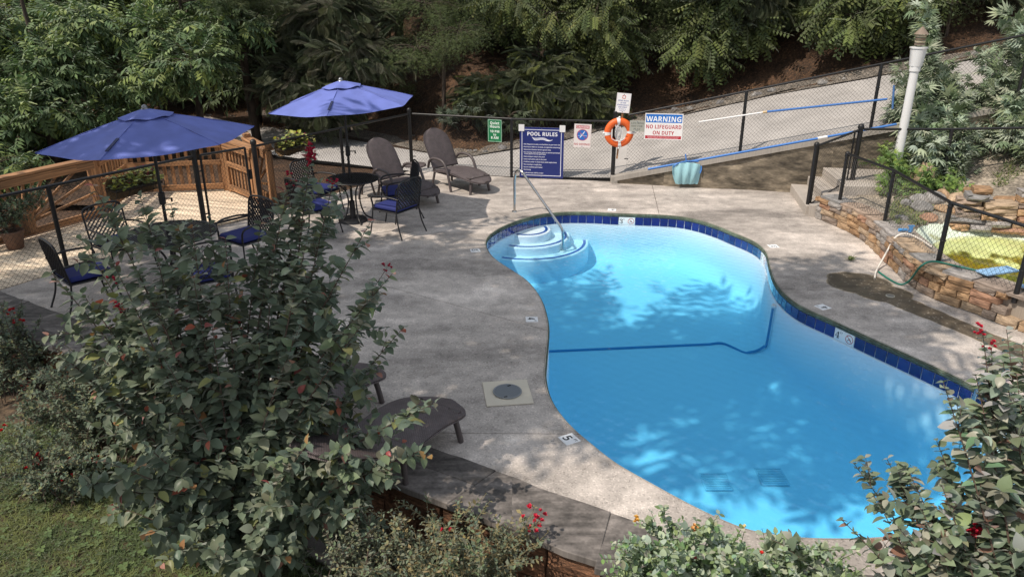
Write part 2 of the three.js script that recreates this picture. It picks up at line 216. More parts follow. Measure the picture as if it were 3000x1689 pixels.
// ---------------------------------------------------------------- ground sheets
const soilTex = tex(512, 512, (u, v) => { const a = fbm(u * 24, v * 24, 4, 71, 24), b = fbm(u * 6, v * 6, 3, 75, 6), t = .28 + .34 * (a - .5) + .22 * (b - .5); return [t * 1.1, t * .92, t * .72]; });
const litterTex = tex(1024, 1024, (u, v, i, j) => { const a = fbm(u * 90, v * 90, 3, 81, 90), b = fbm(u * 8, v * 8, 4, 82, 8), c = vnoise(u * 160, v * 160, 83, 160); let t = .20 + .22 * (a - .5) + .16 * (b - .5); if (c > .72) t += .2 * (c - .5); return [t * 1.25, t * .92, t * .66]; });
const asphTex = tex(1024, 1024, (u, v, i, j) => { const b = fbm(u * 6, v * 6, 5, 92, 6), c = hash(i, j, 7), t = .67 + .14 * (b - .5) + (c - .5) * .16; return [t * 1.0, t * .98, t * .965]; });
const mSoil = M(0xffffff, .95, { map: soilTex, bumpMap: fineNoise, bumpScale: .02 }), mLitter = M(0xffffff, .95, { map: litterTex, bumpMap: fineNoise, bumpScale: .03 }), mAsph = M(0xffffff, .92, { map: asphTex, bumpMap: grainNoise, bumpScale: .004 });
const GY = -.5; // lawn and bed level below the retaining wall
function sheet(name, nx, nz, fn, mat, uvs = .5) { // fn(u,v) -> Vector3
  const pos = [], idx = []; for (let j = 0; j <= nz; j++) for (let i = 0; i <= nx; i++) { const p = fn(i / nx, j / nz); pos.push(p.x, p.y, p.z); }
  for (let j = 0; j < nz; j++) for (let i = 0; i < nx; i++) { const a = j * (nx + 1) + i, b = a + nx + 1; idx.push(a, b, a + 1, a + 1, b, b + 1); }
  const g = new THREE.BufferGeometry(); g.setAttribute('position', new THREE.Float32BufferAttribute(pos, 3)); g.setIndex(idx); g.computeVertexNormals(); worldUV(g, uvs); return part(name, g, mat, scene, { kind: 'structure' });
}
const lerpPolyXZ = (P, t) => { const f = t * (P.length - 1), i = Math.min(P.length - 2, Math.floor(f)), k = f - i; return [mix(P[i][0], P[i + 1][0], k), mix(P[i][1], P[i + 1][1], k)]; };
sheet('ground', 2, 2, (u, v) => V(mix(-90, 90, u), -2.6, mix(60, -90, v)), mSoil);
// lawn and planting bed: from under the wall towards the camera
const lawnEdge = x => { let b = wallOff(0, .3), d = 1e9; for (let i = 0; i <= WALLN; i++) { const q = wallOff(i, .22); if (Math.abs(q.x - x) < d) { d = Math.abs(q.x - x); b = q; } } return b.z; };
const bedY = (x, z) => GY + .05 * (fbm(x * .8, z * .8, 3, 5) - .5);
sheet('lawn', 60, 40, (u, v) => { const x = mix(-14, 9, u), z0 = x < -9.1 ? -10.3 : x > 7.4 ? -5 : lawnEdge(x), z = mix(z0, 3, v * v * .5 + v * .5); return V(x, bedY(x, z), z); }, mSoil, .7);
sheet('side_ground', 30, 40, (u, v) => { const x = mix(-40, -6.6, u), z = mix(-9.9, -22, v); const low = -.55 - .25 * smooth(-8, -14, x); return V(x, low + .1 * fbm(x, z, 3, 8) + (x > -7.2 ? -.25 : 0), z); }, mLitter, .5);
sheet('verge', 24, 20, (u, v) => { const a = lerpPolyXZ([[-9.5, -14.6], [-5.6, -14.5], [-4.45, -12.75], [-3.36, -14.35], [-2.28, -16.1]], u), b = lerpPolyXZ([[-16, -27], [-9.6, -22], [-5.2, -18.3], [-3.6, -17.2], [-2.1, -16.3]], u); const x = mix(a[0], b[0], v), z = mix(a[1], b[1], v); return V(x, mix(-.06, mix(-.5, -.06, u), v) - .02 + .05 * (fbm(x * 2, z * 2, 3, 9) - .5) - (u < .3 ? .3 * (1 - v) : 0), z); }, mLitter, .5);
// drive behind the fence
const NEAR = [[-16, -.55, -26.5], [-9.6, -.38, -21.6], [-5.2, -.16, -18], [-2.2, -.03, -16.05], [0, .0, -15.42], [2.06, .06, -15.05], [2.2, .13, -14.93], [4.4, .66, -14.45], [6.65, 1.21, -13.95], [9, 1.72, -13.5], [11.5, 2.1, -13.1], [15, 2.5, -12.8]];
const FAR = [[-12, -.42, -30], [-7.6, -.28, -24.6], [-4, -.08, -20.2], [-1.17, .02, -17.15], [-.36, .06, -17.75], [1.27, .26, -18.25], [2.07, .4, -18.6], [4.3, .76, -18.9], [6.2, 1.3, -18.3], [8.2, 1.9, -17.1], [10.8, 2.4, -16.8], [15, 2.8, -16.6]];
const lerpPoly = (P, t) => { const f = t * (P.length - 1), i = Math.min(P.length - 2, Math.floor(f)), k = f - i; return V(mix(P[i][0], P[i + 1][0], k), mix(P[i][1], P[i + 1][1], k), mix(P[i][2], P[i + 1][2], k)); };
sheet('driveway', 110, 14, (u, v) => { const a = lerpPoly(NEAR, u), b = lerpPoly(FAR, u), p = a.lerp(b, v); p.y += .02 * (fbm(p.x, p.z, 2, 4) - .5) + .03 * Math.sin(Math.PI * v); return p; }, mAsph, .4);
sheet('gravel_verge', 110, 4, (u, v) => { const b = lerpPoly(FAR, u), a = lerpPoly(NEAR, u), d = b.clone().sub(a).setY(0).normalize(), p = b.clone().addScaledVector(d, mix(-.12 - .1 * fbm(u * 40, 1, 3, 2), .5, v)); p.y += .012 + .05 * v + .03 * fbm(p.x * 5, p.z * 5, 2, 3); return p; }, M(0xffffff, .95, { map: tex(512, 512, (u, v, i, j) => { const a = vnoise(u * 70, v * 70, 5, 70), b = fbm(u * 8, v * 8, 3, 6, 8), t = .42 + .4 * (a - .5) + .3 * (b - .5); return [t * 1.03, t * .97, t * .9]; }), bumpMap: fineNoise, bumpScale: .03 }), 1);
const hillAt = (x, z) => { // leaf-covered bank rising behind the drive
  let t = 0, bd = 1e9, e = null; for (let i = 0; i <= 60; i++) { const q = lerpPoly(FAR, i / 60), d = Math.abs(q.x - x); if (d < bd) { bd = d; e = q; } }
  const back = e.z - z; return e.y + .04 + (x > -6 ? .42 : .34) * Math.max(0, back - .3) * smooth(0, 2.5, back) + .35 * (fbm(x * .35, z * .35, 3, 51) - .5) * smooth(.2, 3, back);
};
sheet('wooded_hillside', 70, 40, (u, v) => { const e = lerpPoly(FAR, u), a = lerpPoly(NEAR, u), x0 = mix(-34, 34, u), x = mix(e.x, x0, smooth(0, 1, v)), z = e.z + .1 - v * v * 34; return V(x, u < .02 ? -.6 + v * 3 : hillAt(x, z) - .02, z); }, mLitter, .35);
sheet('left_bank', 30, 24, (u, v) => { const x = mix(-45, -7, u), z = mix(-21, -48, v); const a = lerpPoly(FAR, 0); return V(x, -.65 + .28 * Math.max(0, -24 - z - .3 * (x + 10)) * smooth(-24, -30, z) + .3 * fbm(x * .3, z * .3, 3, 4), z); }, mLitter, .35);

// ---------------------------------------------------------------- near retaining wall with flagstone cap
const slateTex = tex(1024, 512, (u, v) => { const a = fbm(u * 5, v * 26, 5, 101), b = fbm(u * 12, v * 12, 4, 105), c = fbm(u * 60, v * 60, 2, 107), t = .42 + .30 * (a - .5) + .26 * (b - .5) + .12 * (c - .5); return [t, t * .96, t * .93]; });
const mSlate = [1, .82, 1.12, .7].map(k => M(lin(k * .95, k * .93, k * .92), .82, { map: slateTex, bumpMap: slateTex, bumpScale: .012 }));
const brickTex = tex(512, 256, (u, v) => { const a = fbm(u * 10, v * 10, 5, 111), b = fbm(u * 50, v * 50, 2, 113), t = .42 + .4 * (a - .5) + .12 * (b - .5); return [t * 1.12, t * .82, t * .62]; });
const mBrownStone = [1, .8, 1.15].map(k => M(lin(k, k * .95, k * .9), .9, { map: brickTex, bumpMap: fineNoise, bumpScale: .01 }));
function roughBlock(w, h, d, j, seed, nx = 3, ny = 2) { // a block with an uneven split face (front = +z)
  const g = new THREE.BoxGeometry(w, h, d, nx, ny, 1), p = g.attributes.position; for (let i = 0; i < p.count; i++) { const x = p.getX(i), y = p.getY(i), z = p.getZ(i), f = hash(Math.round(x * 997) + 31 * seed, Math.round(y * 997), Math.round(z * 99)); const edge = Math.abs(x) > w * .49 || Math.abs(y) > h * .49; if (z > 0) p.setZ(i, z + j * (f - .5) - (edge ? j * .55 : 0)); if (edge) { p.setX(i, x * (1 - .06 * f)); p.setY(i, y * (1 - .08 * hash(Math.round(x * 99), seed, 3))); } } const n = g.toNonIndexed(); n.computeVertexNormals(); return n;
}
{
  const w = thing('retaining_wall', 'low brown block wall topped with dark cracked flagstones along the flower bed', 'wall');
  const L = wallCurve.getLength(), cap = [];
  // core
  { const pos = [], idx = []; for (let i = 0; i <= WALLN; i++) { const a = wallOff(i, .02), b = wallOff(i, .4); pos.push(a.x, -.05, a.z, b.x, -.05, b.z, b.x, -1.2, b.z); } for (let i = 0; i < WALLN; i++) { const k = i * 3; idx.push(k, k + 1, k + 3, k + 3, k + 1, k + 4, k + 1, k + 2, k + 4, k + 4, k + 2, k + 5); } const g = new THREE.BufferGeometry(); g.setAttribute('position', new THREE.Float32BufferAttribute(pos, 3)); g.setIndex(idx); g.computeVertexNormals(); worldUV(g, 1, 'xy'); part('wall_core', g, M(lin(.10, .07, .05), .95), w); }
  rnd = mulberry(31);
  const at = (s, d, y) => { const u = clamp(s / L), p = wallCurve.getPointAt(u), t = wallCurve.getTangentAt(u); return V(p.x - t.z * d, y, p.z + t.x * d); };
  // face blocks
  for (let row = 0; row < 4; row++) { let s = 1.5 + rr(0, .3); const h = .17; while (s < L - .3) { const l = rr(.3, .55), u = (s + l / 2) / L, p = at(s + l / 2, .40 + rr(0, .02), -.135 - row * h), t = wallCurve.getTangentAt(clamp(u)); const m = part('wall_block', roughBlock(l - .012, h - .012, .14, .03, Math.floor(rnd() * 999)), pick(mBrownStone), w); m.position.copy(p); m.rotation.y = Math.atan2(-t.z, t.x); s += l; } }
  // flagstones: irregular slabs, two courses across in places
  let s = .4; const slab = (poly, y, th, mt) => { const sh = new THREE.Shape(poly.map(p => new THREE.Vector2(p.x, -p.z))); const g = new THREE.ExtrudeGeometry(sh, { depth: th, bevelEnabled: true, bevelSize: .006, bevelThickness: .006, bevelSegments: 1 }); g.rotateX(-Math.PI / 2); g.translate(0, y - th, 0); worldUV(g, .8); part('flagstone', g, mt, w); };
  let e0 = rr(-.04, .04), e1 = rr(-.04, .04);
  while (s < L - .4) {
    const l = rr(.5, 1.15), f0 = rr(-.12, .12), f1 = rr(-.12, .12), y = rr(.012, .032), nn = 5, poly = [], gap = .007;
    const split = rnd() < .45, mid = rr(.2, .34);
    const edge = (a, b, d0, d1) => { const pts = []; for (let k = 0; k <= nn; k++) { const f = k / nn; pts.push(at(mix(a, b, f), mix(d0, d1, f) + rr(-.012, .012), 0)); } return pts; };
    const A0 = s + e0 + gap, A1 = s + e1 + gap, B0 = s + l + f0 - gap, B1 = s + l + f1 - gap, am = mix(A0, A1, mid / .5), bm = mix(B0, B1, mid / .5), out = .5 + rr(-.02, .05);
    if (split) { slab([...edge(A0, B0, -.03, -.03), ...edge(bm, am, mid - gap, mid - gap + rr(-.03, .03))], y, .05, pick(mSlate)); slab([...edge(am, bm, mid + gap, mid + gap), ...edge(B1, A1, out, out)], y + rr(-.008, .008), .05, pick(mSlate)); }
    else slab([...edge(A0, B0, -.03, -.03), ...edge(B1, A1, out, out)], y, .05, pick(mSlate));
    s += l; e0 = f0; e1 = f1;
  }
}
{ // concrete kerb between bed and lawn
  const a = onY(880, 1566, GY + .1), b = onY(1090, 1672, GY + .1), d = b.clone().sub(a).normalize(), p0 = a.clone().addScaledVector(d, -1.0), p1 = b.clone().addScaledVector(d, 3);
  const g = bar(V(p0.x, GY + .03, p0.z), V(p1.x, GY + .03, p1.z), .14, .16); worldUV(g, .5);
  tag(part('garden_kerb', g, M(lin(.55, .53, .5), .9, { map: asphTex, bumpMap: grainNoise, bumpScale: .004 }), scene), 'grey concrete kerb edging the rose bed in the lawn', 'kerb');
}
// ---------------------------------------------------------------- ramp wall beside the drive
const rampTex = tex(1024, 512, (u, v) => { const a = fbm(u * 7, v * 5, 5, 121), b = fbm(u * 22, v * 30, 4, 125), c = fbm(u * 70, v * 70, 2, 127), t = .43 + .36 * (a - .5) + .34 * (b - .5) + .1 * (c - .5); return [t * 1.02, t * .94, t * .82]; });
const RW = s => V(2.12 + 3.2 * s, .15 + .775 * s, -14.8 + .7 * s); // top front edge of the wall
{
  const w = thing('ramp_retaining_wall', 'sloping grey stone retaining wall with pale concrete cap beside the drive', 'wall');
  const nx = 90, ny = 14, pos = [], uv = [], idx = []; for (let j = 0; j <= ny; j++) for (let i = 0; i <= nx; i++) { const s = -.005 + i / nx * 2.2, t = RW(s), y = mix(-.1, t.y - .07, j / ny), n = fbm(t.x * 2.2, y * 3.4, 4, 131); pos.push(t.x + .01, y, t.z + .07 * (n - .5) - .02); uv.push(t.x / 3, y / 1.5); }
  for (let j = 0; j < ny; j++) for (let i = 0; i < nx; i++) { const a = j * (nx + 1) + i, b = a + nx + 1; idx.push(a, a + 1, b, a + 1, b + 1, b); } const g = new THREE.BufferGeometry(); g.setAttribute('position', new THREE.Float32BufferAttribute(pos, 3)); g.setAttribute('uv', new THREE.Float32BufferAttribute(uv, 2)); g.setIndex(idx); g.computeVertexNormals();
  part('wall_face', g, M(0xffffff, .95, { map: rampTex, bumpMap: rampTex, bumpScale: .03 }), w);
  const a = RW(-.03), b = RW(2.2), c = bar(V(a.x, a.y - .045, a.z - .1), V(b.x, b.y - .045, b.z - .1), .24, .09); worldUV(c, .5); part('concrete_cap', c, M(lin(.85, .82, .76), .9, { map: asphTex }), w);
  part('wall_end', box(.12, .24, .22, 2.06, .02, -14.9), M(lin(.85, .82, .76), .9, { map: asphTex }), w);
}
// ---------------------------------------------------------------- concrete steps to the right
{
  const w = thing('concrete_steps', 'short flight of pale concrete steps climbing from the deck to the gate', 'steps');
  const mC = M(lin(1, .95, .88), .9, { map: asphTex, bumpMap: grainNoise, bumpScale: .003 });
  [[5.37, 5.10, .15], [5.66, 5.40, .32], [5.90, 5.72, .5]].forEach(([xb, xf, y]) => { const sh = new THREE.Shape([[xb, 14.12], [xf, 12.58], [8.2, 12.4], [8.2, 13.75]].map(p => new THREE.Vector2(p[0], p[1]))); const g = new THREE.ExtrudeGeometry(sh, { depth: y + .2, bevelEnabled: true, bevelSize: .012, bevelThickness: .012, bevelSegments: 2 }); g.rotateX(-Math.PI / 2); g.translate(0, -.2, 0); worldUV(g, .5); part('step', g, mC, w); });
  part('step_kerb', worldUV(bar(V(5.12, .05, -12.5), V(5.9, .05, -12.36), .14, .3), .5), mC, w);
}
// ---------------------------------------------------------------- sandstone ledge wall with pond behind
const sandTex = tex(512, 512, (u, v) => { const a = fbm(u * 6, v * 9, 5, 141), b = fbm(u * 40, v * 40, 3, 145), t = .62 + .34 * (a - .5) + .2 * (b - .5); return [t, t, t]; });
const SAND = [[.50, .33, .19], [.42, .25, .13], [.55, .40, .26], [.46, .34, .25], [.36, .28, .22], [.58, .36, .19], [.44, .40, .36], [.52, .29, .18]];
const mSand = SAND.map(c => M(lin(c[0] * 2.0, c[1] * 2.05, c[2] * 2.15), .9, { map: sandTex, bumpMap: sandTex, bumpScale: .012 }));
const mGreyRock = [[.42, .41, .40], [.52, .50, .48], [.34, .33, .33]].map(c => M(lin(c[0] * 1.5, c[1] * 1.5, c[2] * 1.5), .92, { map: sandTex, bumpMap: sandTex, bumpScale: .01 }));
const LEDH = .40;
{
  const w = thing('stone_ledge_wall', 'curved low sandstone wall of stacked tan blocks between the deck and the pond', 'wall');
  const L = ledgeCurve.getLength(), at = (s, d, y) => { const u = clamp(s / L), p = ledgeCurve.getPointAt(u), t = ledgeCurve.getTangentAt(u); return V(p.x - t.z * d, y, p.z + t.x * d); };
  rnd = mulberry(77);
  { const N = 80, pos = [], idx = []; for (let i = 0; i <= N; i++) { const a = at(i / N * L, -.05, 0), b = at(i / N * L, -.42, 0); pos.push(a.x, -.1, a.z, a.x, LEDH - .03, a.z, b.x, LEDH - .03, b.z); } for (let i = 0; i < N; i++) { const k = i * 3; idx.push(k, k + 1, k + 3, k + 3, k + 1, k + 4, k + 1, k + 2, k + 4, k + 4, k + 2, k + 5); } let g = new THREE.BufferGeometry(); g.setAttribute('position', new THREE.Float32BufferAttribute(pos, 3)); g.setIndex(idx); g = g.toNonIndexed(); g.computeVertexNormals(); worldUV(g, 1); part('mortar_core', g, M(lin(.8, .72, .62), .95, { map: asphTex }), w); }
  const bald = s => s > L * .70 && s < L * .80; // patch where the facing has come off
  let y = 0; const heights = [.11, .095, .085, .075]; heights.forEach((h, row) => { let s = rr(-.1, .05); while (s < L - .1) { const l = rr(.13, .38) * (row === 0 ? 1.2 : 1), hh = h * (rnd() < .12 && row < 3 ? 1.0 : 1); const c = s + l / 2; if (!(bald(c) && row > 0)) { const p = at(c, rr(-.005, .02), y + hh / 2 + .004), t = ledgeCurve.getTangentAt(clamp(c / L)), m = part('stone', roughBlock(l - .008, hh - .006, .13, .026, Math.floor(rnd() * 999)), pick(mSand), w); m.position.copy(p); m.rotation.y = Math.atan2(-t.z, t.x); m.rotation.z = rr(-.02, .02); } s += l; } y += h; });
  let s = 0; while (s < L) { const l = rr(.22, .5), t = ledgeCurve.getTangentAt(clamp((s + l / 2) / L)), p = at(s + l / 2, -.13, LEDH - .022 + rr(0, .012)), m = part('cap_stone', T(roughBlock(l - .01, .34, .045, .02, Math.floor(rnd() * 999)), 0, 0, 0, -Math.PI / 2), pick([mSand[3], mSand[6], mSand[2], mGreyRock[0], mSand[4]]), w); m.position.copy(p); m.rotation.y = Math.atan2(-t.z, t.x); s += l; }
}
// bed behind the ledge wall, rising to the drive
const pondC = V(6.75, 0, -9.55), pondR = (x, z) => Math.hypot((x - pondC.x) / 1.35, (z - pondC.z + .25 * (x - pondC.x)) / 1.45);
const gardenY = (x, z) => { let y = LEDH - .04 + .10 * Math.max(0, x - 6.2) + .16 * smooth(7.2, 10, x) * (x - 7); y += .3 * smooth(-11.6, -13.6, z) * smooth(6.4, 9, x); y += .05 * (fbm(x * 2.5, z * 2.5, 3, 33) - .5); return y; };
sheet('garden_slope', 60, 70, (u, v) => { const z = mix(-14.0, -5.2, v); let x0 = 5.7; for (let k = 0; k < LEDGE.length - 1; k++) if (z >= LEDGE[k][1] && z < LEDGE[k + 1][1]) x0 = mix(LEDGE[k][0], LEDGE[k + 1][0], (z - LEDGE[k][1]) / (LEDGE[k + 1][1] - LEDGE[k][1])) + .34; if (z < -12.37) x0 = 5.62 + .3; const x = mix(x0, 14, u * u * .4 + u * .6), r = pondR(x, z); let y = gardenY(x, z); y = mix(Math.min(y, -.25), y, smooth(.92, 1.06, r)); if (z < -13) y = Math.max(y, .3); return V(x, y, z); }, M(0xffffff, .95, { map: tex(512, 512, (u, v) => { const a = fbm(u * 40, v * 40, 3, 151, 40), b = fbm(u * 8, v * 8, 4, 152, 8), t = .52 + .4 * (a - .5) + .25 * (b - .5); return [t * 1.05, t * .98, t * .88]; }), bumpMap: fineNoise, bumpScale: .02 }), .7);
{
  const N = 40, R = 14, pos = [], idx = []; for (let j = 0; j <= R; j++) for (let i = 0; i < N; i++) { const a = i / N * Math.PI * 2, r = j / R * 1.06, x = pondC.x + 1.35 * r * Math.cos(a), z = pondC.z - .25 * (x - pondC.x) + 1.45 * r * Math.sin(a); pos.push(x, -.12 + .46 * Math.pow(r / 1.06, 2.2), z); }
  for (let j = 0; j < R; j++) for (let i = 0; i < N; i++) { const a = j * N + i, b = j * N + (i + 1) % N; idx.push(a, b, a + N, b, b + N, a + N); } const g = new THREE.BufferGeometry(); g.setAttribute('position', new THREE.Float32BufferAttribute(pos, 3)); g.setIndex(idx); g.computeVertexNormals(); worldUV(g, .25);
  const algae = tex(512, 512, (u, v) => { const x = u / .25 - 0, n = fbm(u * 30, v * 30, 4, 161), m = fbm(u * 9 + 3, v * 9, 4, 163), k = smooth(.40, .60, m + .35 * (n - .5) + .9 * (((1 - v) % 1) - .60)); const A = [.54, .48, .09], B = [.84, .89, .82], C = [.38, .40, .12]; const q = smooth(.38, .68, fbm(u * 16, v * 16, 4, 167)); return [0, 1, 2].map(i => mix(mix(A[i], C[i], q), B[i], k) * (.85 + .3 * n)); });
  const p = struct('pond'); part('pond_liner', g, M(0xffffff, .85, { map: algae }), p);
  const wg = []; for (let i = 0; i < 40; i++) { const a = i / 40 * Math.PI * 2, x = pondC.x + 1.12 * Math.cos(a); wg.push(new THREE.Vector2(x, -(pondC.z - .25 * (x - pondC.x) + 1.2 * Math.sin(a)))); }
  part('pond_water', T(new THREE.ShapeGeometry(new THREE.Shape(wg)).rotateX(-Math.PI / 2), 0, .19, 0), new THREE.MeshPhysicalMaterial({ color: lin(.93, .92, .66), roughness: .02, transmission: 1, thickness: 0, ior: 1.33 }), p);
  for (const [x, z, ry, w2, d2] of [[5.95, -8.62, .3, .5, .18], [6.3, -8.1, .2, .75, .22], [6.45, -7.75, -.2, .5, .14]]) part('blue_liner_flap', T(rbox(w2, .03, d2, .01), x, LEDH + .035, z, 0, ry), M(lin(.30, .52, .78), .5), p);
}
// stacked flat stones behind the pond
function rockGeo(seed, sx, sy, sz) { const g0 = new THREE.IcosahedronGeometry(1, 2), p = g0.attributes.position; for (let i = 0; i < p.count; i++) { const v = V(p.getX(i), p.getY(i), p.getZ(i)); let f = 1; for (let k = 0; k < 7; k++) { const n = V(hash(k, seed, 1) - .5, hash(k, seed, 2) - .5, hash(k, seed, 3) - .5).normalize(), c = .62 + .3 * hash(k, seed, 4), d = v.dot(n); if (d > c) v.addScaledVector(n, c - d); } f = .94 + .12 * vnoise(v.x * 3 + seed, v.y * 3 + v.z * 2, 7); p.setXYZ(i, v.x * sx * f, v.y * sy * f, v.z * sz * f); } const g = g0.index ? g0.toNonIndexed() : g0; g.computeVertexNormals(); return worldUV(g, 2); }
{
  rnd = mulberry(5);
  const w = thing('stacked_stone_wall', 'dry-stacked wall of flat tan stones behind the pond', 'wall');
  const a = V(6.75, 0, -11.05), b = V(9.0, 0, -10.3), d = b.clone().sub(a), L = d.length(); d.normalize(); const n = V(-d.z, 0, d.x);
  for (let row = 0; row < 7; row++) { let s = rr(-.2, 0) + row * .05; const h = rr(.065, .1); while (s < L) { const l = rr(.2, .55), p = a.clone().addScaledVector(d, s + l / 2).addScaledVector(n, rr(-.04, .04) - row * .03), m = part('stone', roughBlock(l, .088, .3, .06, Math.floor(rnd() * 999)), pick([...mSand, mGreyRock[0], mSand[3]]), w); m.position.set(p.x, .28 + row * .088 + .04 * (s > L * .4 ? 1 : 0), p.z); m.rotation.set(rr(-.05, .05), Math.atan2(-d.z, d.x) + rr(-.12, .12), rr(-.05, .05)); s += l + .01; if (row > 4 && s < L * .35) s = L * .35; } }
  const spots = [[2705, 505, .24, .3, 1], [2690, 590, .17, .1, 0], [2735, 585, .2, .13, 0], [2700, 610, .18, .12, 0], [2655, 600, .1, .08, 0], [2760, 575, .14, .12, 1], [2812, 552, .15, .1, 1], [2838, 556, .12, .1, 1], [2800, 580, .17, .1, 1], [2850, 545, .09, .07, 1], [2880, 560, .14, .1, 0], [2910, 548, .13, .1, 0], [2935, 540, .16, .13, 0], [2893, 535, .1, .08, 1], [2920, 522, .12, .08, 1], [2960, 525, .16, .12, 0], [2985, 520, .13, .1, 0], [2975, 565, .3, .1, 1], [2770, 615, .2, .07, 1], [2985, 480, .2, .16, 0], [2960, 495, .18, .14, 0], [2730, 545, .1, .07, 1], [2770, 540, .1, .07, 1], [2640, 640, .12, .05, 0], [2720, 640, .16, .07, 1], [2680, 655, .1, .05, 0]];
  spots.forEach(([px, py, s, h, tan], k) => { let q = onY(px, py, .5); q = onY(px, py, gardenY(q.x, q.z) + h * .3); if (pondR(q.x, q.z) < 1.12) return; const m = part('rock', rockGeo(k + 3, s, h, s * rr(.7, 1)), tan ? pick(mSand) : pick(mGreyRock), scene); m.position.set(q.x, gardenY(q.x, q.z) + h * .35, q.z); m.rotation.y = rr(0, 6); tag(m, tan ? (k === 0 ? 'tall upright tan boulder behind the fence near the steps' : 'tan sandstone rock lying in the garden bed around the pond') : 'grey rock lying in the garden bed around the pond', k === 0 ? 'boulder' : 'rock', 'rocks in the garden bed'); if (k === 0) { m.scale.set(1, 1.2, .8); m.userData.group = undefined; delete m.userData.group; } });
}
// ================================================================ WOODEN DECK WITH RAILINGS (left, beyond the fence)
const WD = [[-7.95, -10.6], [-7.75, -10.95], [-7.0, -12.45], [-7.3, -13.98], [-5.55, -14.3], [-4.5, -13.3], [-4.36, -12.55], [-5.02, -11.8], [-6.22, -9.83], [-6.95, -8.6], [-8.6, -9.0]];
function clipHalf(poly, nx, nz, c) { const out = []; for (let i = 0; i < poly.length; i++) { const a = poly[i], b = poly[(i + 1) % poly.length], da = a[0] * nx + a[1] * nz - c, db = b[0] * nx + b[1] * nz - c; if (da <= 0) out.push(a); if (da <= 0 !== db <= 0) { const t = da / (da - db); out.push([mix(a[0], b[0], t), mix(a[1], b[1], t)]); } } return out; }
{
  rnd = mulberry(12);
  const w = thing('wooden_platform', 'sunlit wooden plank platform behind the black fence', 'platform');
  const ang = .30, nx = -Math.sin(ang), nz = Math.cos(ang); // planks run nearly across the picture
  const proj = WD.map(p => p[0] * nx + p[1] * nz), lo = Math.min(...proj), hi = Math.max(...proj), P = .142;
  for (let c = lo, k = 0; c < hi; c += P, k++) {
    let q = clipHalf(WD, nx, nz, c + P - .007); q = clipHalf(q, -nx, -nz, -c); if (q.length < 3) continue;
    const g = new THREE.ExtrudeGeometry(new THREE.Shape(q.map(p => new THREE.Vector2(p[0], -p[1]))), { depth: .035, bevelEnabled: false }); g.rotateX(-Math.PI / 2); g.translate(0, -.025, 0);
    const pp = g.attributes.position, uv = new Float32Array(pp.count * 2), o = rnd(); for (let i = 0; i < pp.count; i++) { const x = pp.getX(i), z = pp.getZ(i); uv[2 * i] = (x * Math.cos(ang) + z * Math.sin(ang)) * .4 + o; uv[2 * i + 1] = (x * nx + z * nz) * 1.6 + o * 3; } g.setAttribute('uv', new THREE.BufferAttribute(uv, 2));
    part('plank', g, pick(mPlank), w);
  }
  const g2 = new THREE.ExtrudeGeometry(new THREE.Shape(WD.map(p => new THREE.Vector2(p[0], -p[1]))), { depth: .2, bevelEnabled: false }); g2.rotateX(-Math.PI / 2); g2.translate(0, -.24, 0); part('joist_frame', g2, M(lin(.10, .07, .045), .9), w);
}
const woodUV = (g, L) => { // grain along the longest side
  g.computeBoundingBox(); const s = g.boundingBox.getSize(V(0, 0, 0)), p = g.attributes.position, uv = new Float32Array(p.count * 2), o = rnd(); const ax = s.x >= s.y && s.x >= s.z ? 'x' : s.y >= s.z ? 'y' : 'z'; for (let i = 0; i < p.count; i++) { const q = { x: p.getX(i), y: p.getY(i), z: p.getZ(i) }; uv[2 * i] = q[ax] * .5 + o; uv[2 * i + 1] = (q.x + q.y + q.z - q[ax]) * .9 + o * 2; } g.setAttribute('uv', new THREE.BufferAttribute(uv, 2)); return g; };
function railing(name, label, A, B, style, opt = {}) {
  const L = Math.hypot(B[0] - A[0], B[1] - A[1]), t = thing(name, label, 'railing', [A[0], .01, A[1]], Math.atan2(-(B[1] - A[1]), B[0] - A[0]), undefined);
  const P = (n, g) => part(n, woodUV(g), mWood, t), H = opt.h || 1.0;
  P('cap_rail', rbox(L + .1, .045, .2, .01, L / 2, H, 0)); P('top_rail', rbox(L, .12, .05, .006, L / 2, H - .09, .07));
  P('post', rbox(.11, H - .03, .11, .008, .0, (H - .03) / 2, 0)); if (!opt.onePost) P('post', rbox(.11, H - .03, .11, .008, L, (H - .03) / 2, 0)); if (opt.finial) { P('post_block', rbox(.13, .07, .13, .008, 0, H + .06, 0)); P('post_block', rbox(.13, .07, .13, .008, L, H + .06, 0)); }
  if (style === 'slats') {
    P('middle_rail', rbox(L - .1, .09, .04, .005, L / 2, .56, .045)); P('bottom_rail', rbox(L - .1, .11, .04, .005, L / 2, .10, .045));
    const n = Math.max(2, Math.round((L - .1) / .135)); for (let i = 0; i < n; i++) P('slat', rbox(.065, H - .1, .022, .003, .1 + (L - .2) * i / (n - 1), .48, 0));
  } else {
    P('bottom_rail', rbox(L - .1, .1, .05, .005, L / 2, .09, 0)); P('hub', rbox(.27 * (opt.hubW || 1), .32, .06, .01, L * (opt.hub ?? .5), .25, .05));
    const hx = L * (opt.hub ?? .5), n = opt.rays || 13; for (let i = 0; i < n; i++) { const a = mix(.16, Math.PI - .16, i / (n - 1)), c = Math.cos(a), s = Math.sin(a); let r = Math.min((H - .14 - .22) / Math.max(s, .01), (c > 0 ? L - .06 - hx : hx - .06) / Math.max(Math.abs(c), .01)); if (r < .1) continue; const g = new THREE.BoxGeometry(r, .038, .03); g.translate(r / 2, 0, 0); g.rotateZ(a); g.translate(hx, .22, i % 2 ? .012 : -.012); P('sunray_slat', g); }
  }
  return t;
}
rnd = mulberry(3);
